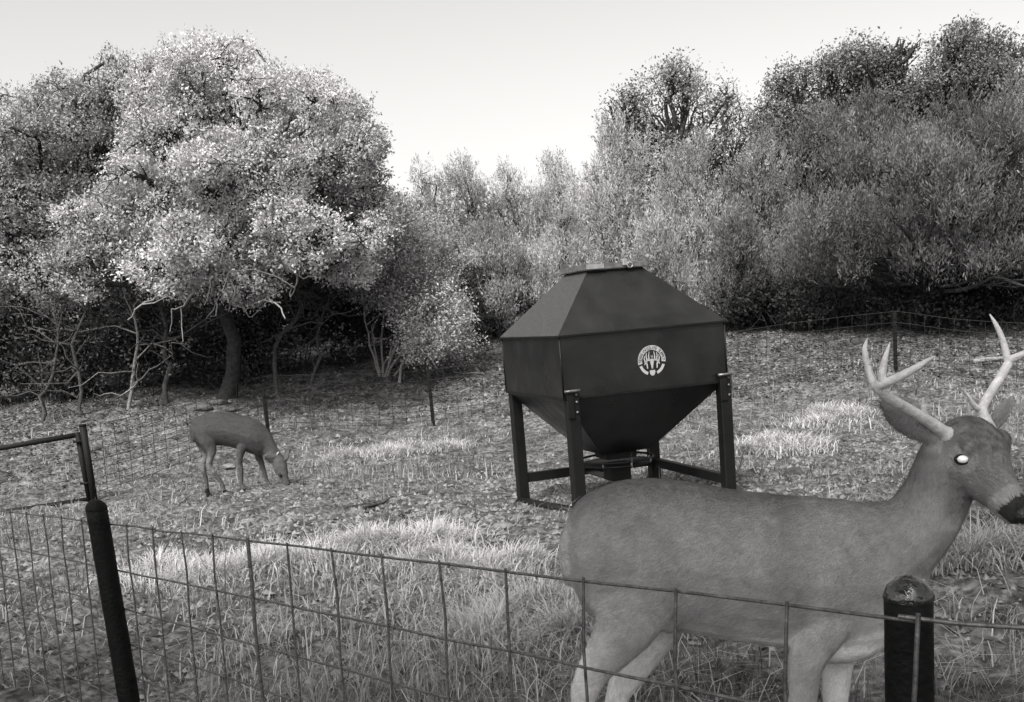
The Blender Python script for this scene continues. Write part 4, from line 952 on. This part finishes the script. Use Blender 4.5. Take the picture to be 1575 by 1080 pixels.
def grass():
    rng = np.random.default_rng(101)
    # general sward
    n = 150000; Y = np.exp(rng.uniform(math.log(.9), math.log(17.5), n)); X = rng.uniform(-.78, .78, n)*np.maximum(Y, 1.2)
    pn = vnoise(X, Y, .8, 1)*.6+vnoise(X, Y, .25, 3)*.4; keep = (rng.random(n) < np.clip((pn-.30)*3.2, 0.05, 1)*(1-.9*np.clip(bare(X, Y), 0, 1)))
    X, Y, pn = X[keep], Y[keep], pn[keep]; n = len(X)
    h = rng.gamma(3.2, .026, n)*(.5+1.1*pn); h *= np.where(Y > 6, .75, 1.0)
    h = np.where(rng.random(n) < .04, h*2.2, h)
    wd = np.clip(.0022+.00075*Y, .0025, .012)*rng.uniform(.6, 1.3, n)
    lean = np.clip(rng.normal(.75, .45, n), .05, 1.5); tint = rng.uniform(.45, 1.2, n)*(.35+1.25*vnoise(X, Y, 1.1, 1))
    P = np.c_[X, Y, gz(X, Y)-.005]
    nr = Y < 5
    o = blade_mesh('dry_grass', P[nr], h[nr], rng.uniform(0, 6.28, nr.sum()), lean[nr], wd[nr], tint[nr], 3); stuff(o, 'dry tangled grass in the foreground', 'grass')
    f = ~nr; o = blade_mesh('dry_grass', P[f], h[f], rng.uniform(0, 6.28, f.sum()), lean[f], wd[f], tint[f], 2); stuff(o, 'short dry grass across the clearing', 'grass')
    # long fallen straw
    n = 9000; Y = np.exp(rng.uniform(math.log(.9), math.log(6), n)); X = rng.uniform(-.8, .8, n)*np.maximum(Y, 1.2)
    k = rng.random(n) < (1-.9*np.clip(bare(X, Y), 0, 1))*np.clip((vnoise(X, Y, .5, 9)-.3)*3, .05, 1); X, Y = X[k], Y[k]; n = len(X)
    o = blade_mesh('fallen_straw', np.c_[X, Y, gz(X, Y)+rng.uniform(.0, .04, n)], rng.uniform(.12, .34, n), rng.uniform(0, 6.28, n), rng.uniform(1.25, 1.6, n), np.clip(.0025+.0006*Y, .003, .01)*rng.uniform(.7, 1.3, n), rng.uniform(.8, 1.5, n), 3)
    stuff(o, 'long fallen straw lying in the foreground', 'straw')
    # pale straw tussocks
    for i, (p, r, s_) in enumerate(hayP):
        n = int((1700*s_+400)*(1 if p[1] < 5 else 2.2)); sc_ = rng.normal(size=(6, 2))*r*np.array([.55, .4]); w6 = rng.integers(0, 6, n); rr = np.abs(rng.normal(size=n))*r*.32; a = rng.uniform(0, 6.28, n); X = p[0]+sc_[w6, 0]+rr*np.cos(a); Y = p[1]+sc_[w6, 1]+rr*np.sin(a)*.8
        hh = rng.uniform(.12, .30, n)*(1.1-.5*np.clip(rr/r, 0, 1))*(1 if p[1] < 5 else .8)
        la = np.where(rng.random(n) < .55, rng.normal(size=6)[w6]*2.5, a)+rng.normal(size=n)*.8
        o = blade_mesh('straw_tussock', np.c_[X, Y, gz(X, Y)]-p, hh, la, np.clip(rng.normal(1.12, .35, n), .2, 1.6), np.clip(.0025+.0008*p[1], .003, .01)*rng.uniform(.7, 1.3, n), rng.uniform(.95, 1.55, n)*(1 if p[1] < 5 else 1.25), 3)
        o.location = p; tag(o, HAYL[i], 'grass tussock', 'pale straw tussocks')
HAYL = ['pale drooping straw tussock behind the hind legs of the buck', 'pale straw tussock touching the rump side of the buck below the fence', 'pale tangled straw tussock right of the left post, seen through the wires',
        'pale straw tussock beside the thick vertical wire', 'pale straw mound above the middle of the fence top wire', 'pale straw mound on the slope below the lone far post',
        'pale grass mound on the far right of the clearing, left of the buck ear', 'pale grass mound right of the feeder right leg', 'straw tussock below the chin of the buck', 'straw tussock in the middle of the fence, left of the buck']
grass()
def clods():
    rng = np.random.default_rng(202)
    oc = np.array([(1, 0, -.3), (-1, 0, -.3), (0, 1, -.3), (0, -1, -.3), (0, 0, 1)], float); fc_ = np.array([(0, 2, 4), (2, 1, 4), (1, 3, 4), (3, 0, 4)])
    n = 150000; Y = np.exp(rng.uniform(math.log(2.2), math.log(20.5), n)); X = rng.uniform(-.72, .72, n)*Y
    bm_ = bare(X, Y); far = sst(13.5, 15.5, Y+.12*X); pr = np.clip(bm_*1.1, .0, 1)+.45*far*sst(.25, .6, vnoise(X, Y, .9, 7))+.16*vnoise(X, Y, .6, 2); k = rng.random(n) < pr; X, Y = X[k], Y[k]; n = len(X)
    sz = np.minimum(rng.gamma(1.6, .0060, n)+.006, .028)*np.clip(.5+Y*.055, .6, 1.5)
    A_ = rng.uniform(0, 6.28, n); ca, sa = np.cos(A_), np.sin(A_); V = oc[None]*rng.uniform(.6, 1.3, (n, 5, 1))*sz[:, None, None]; V[..., 0] *= rng.uniform(.8, 1.6, (n, 1)); V[..., 2] *= rng.uniform(.5, 1.05, (n, 1))
    Vx = V[..., 0]*ca[:, None]-V[..., 1]*sa[:, None]; Vy = V[..., 0]*sa[:, None]+V[..., 1]*ca[:, None]
    V = np.stack([Vx+X[:, None], Vy+Y[:, None], V[..., 2]+(gz(X, Y)+sz*.15)[:, None]], -1)
    F_ = (np.arange(n)[:, None, None]*5+fc_[None]).reshape(-1, 3)
    tint = np.where(rng.random(n) < .42, rng.uniform(.15, .4, n), rng.uniform(.45, 1.0, n))
    o = mesh('gravel', V.reshape(-1, 3), F_, 'clod', smooth=True, tint=np.repeat(tint, 5)); stuff(o, 'loose stones, clods and leaf litter on the worn ground', 'gravel')
clods()
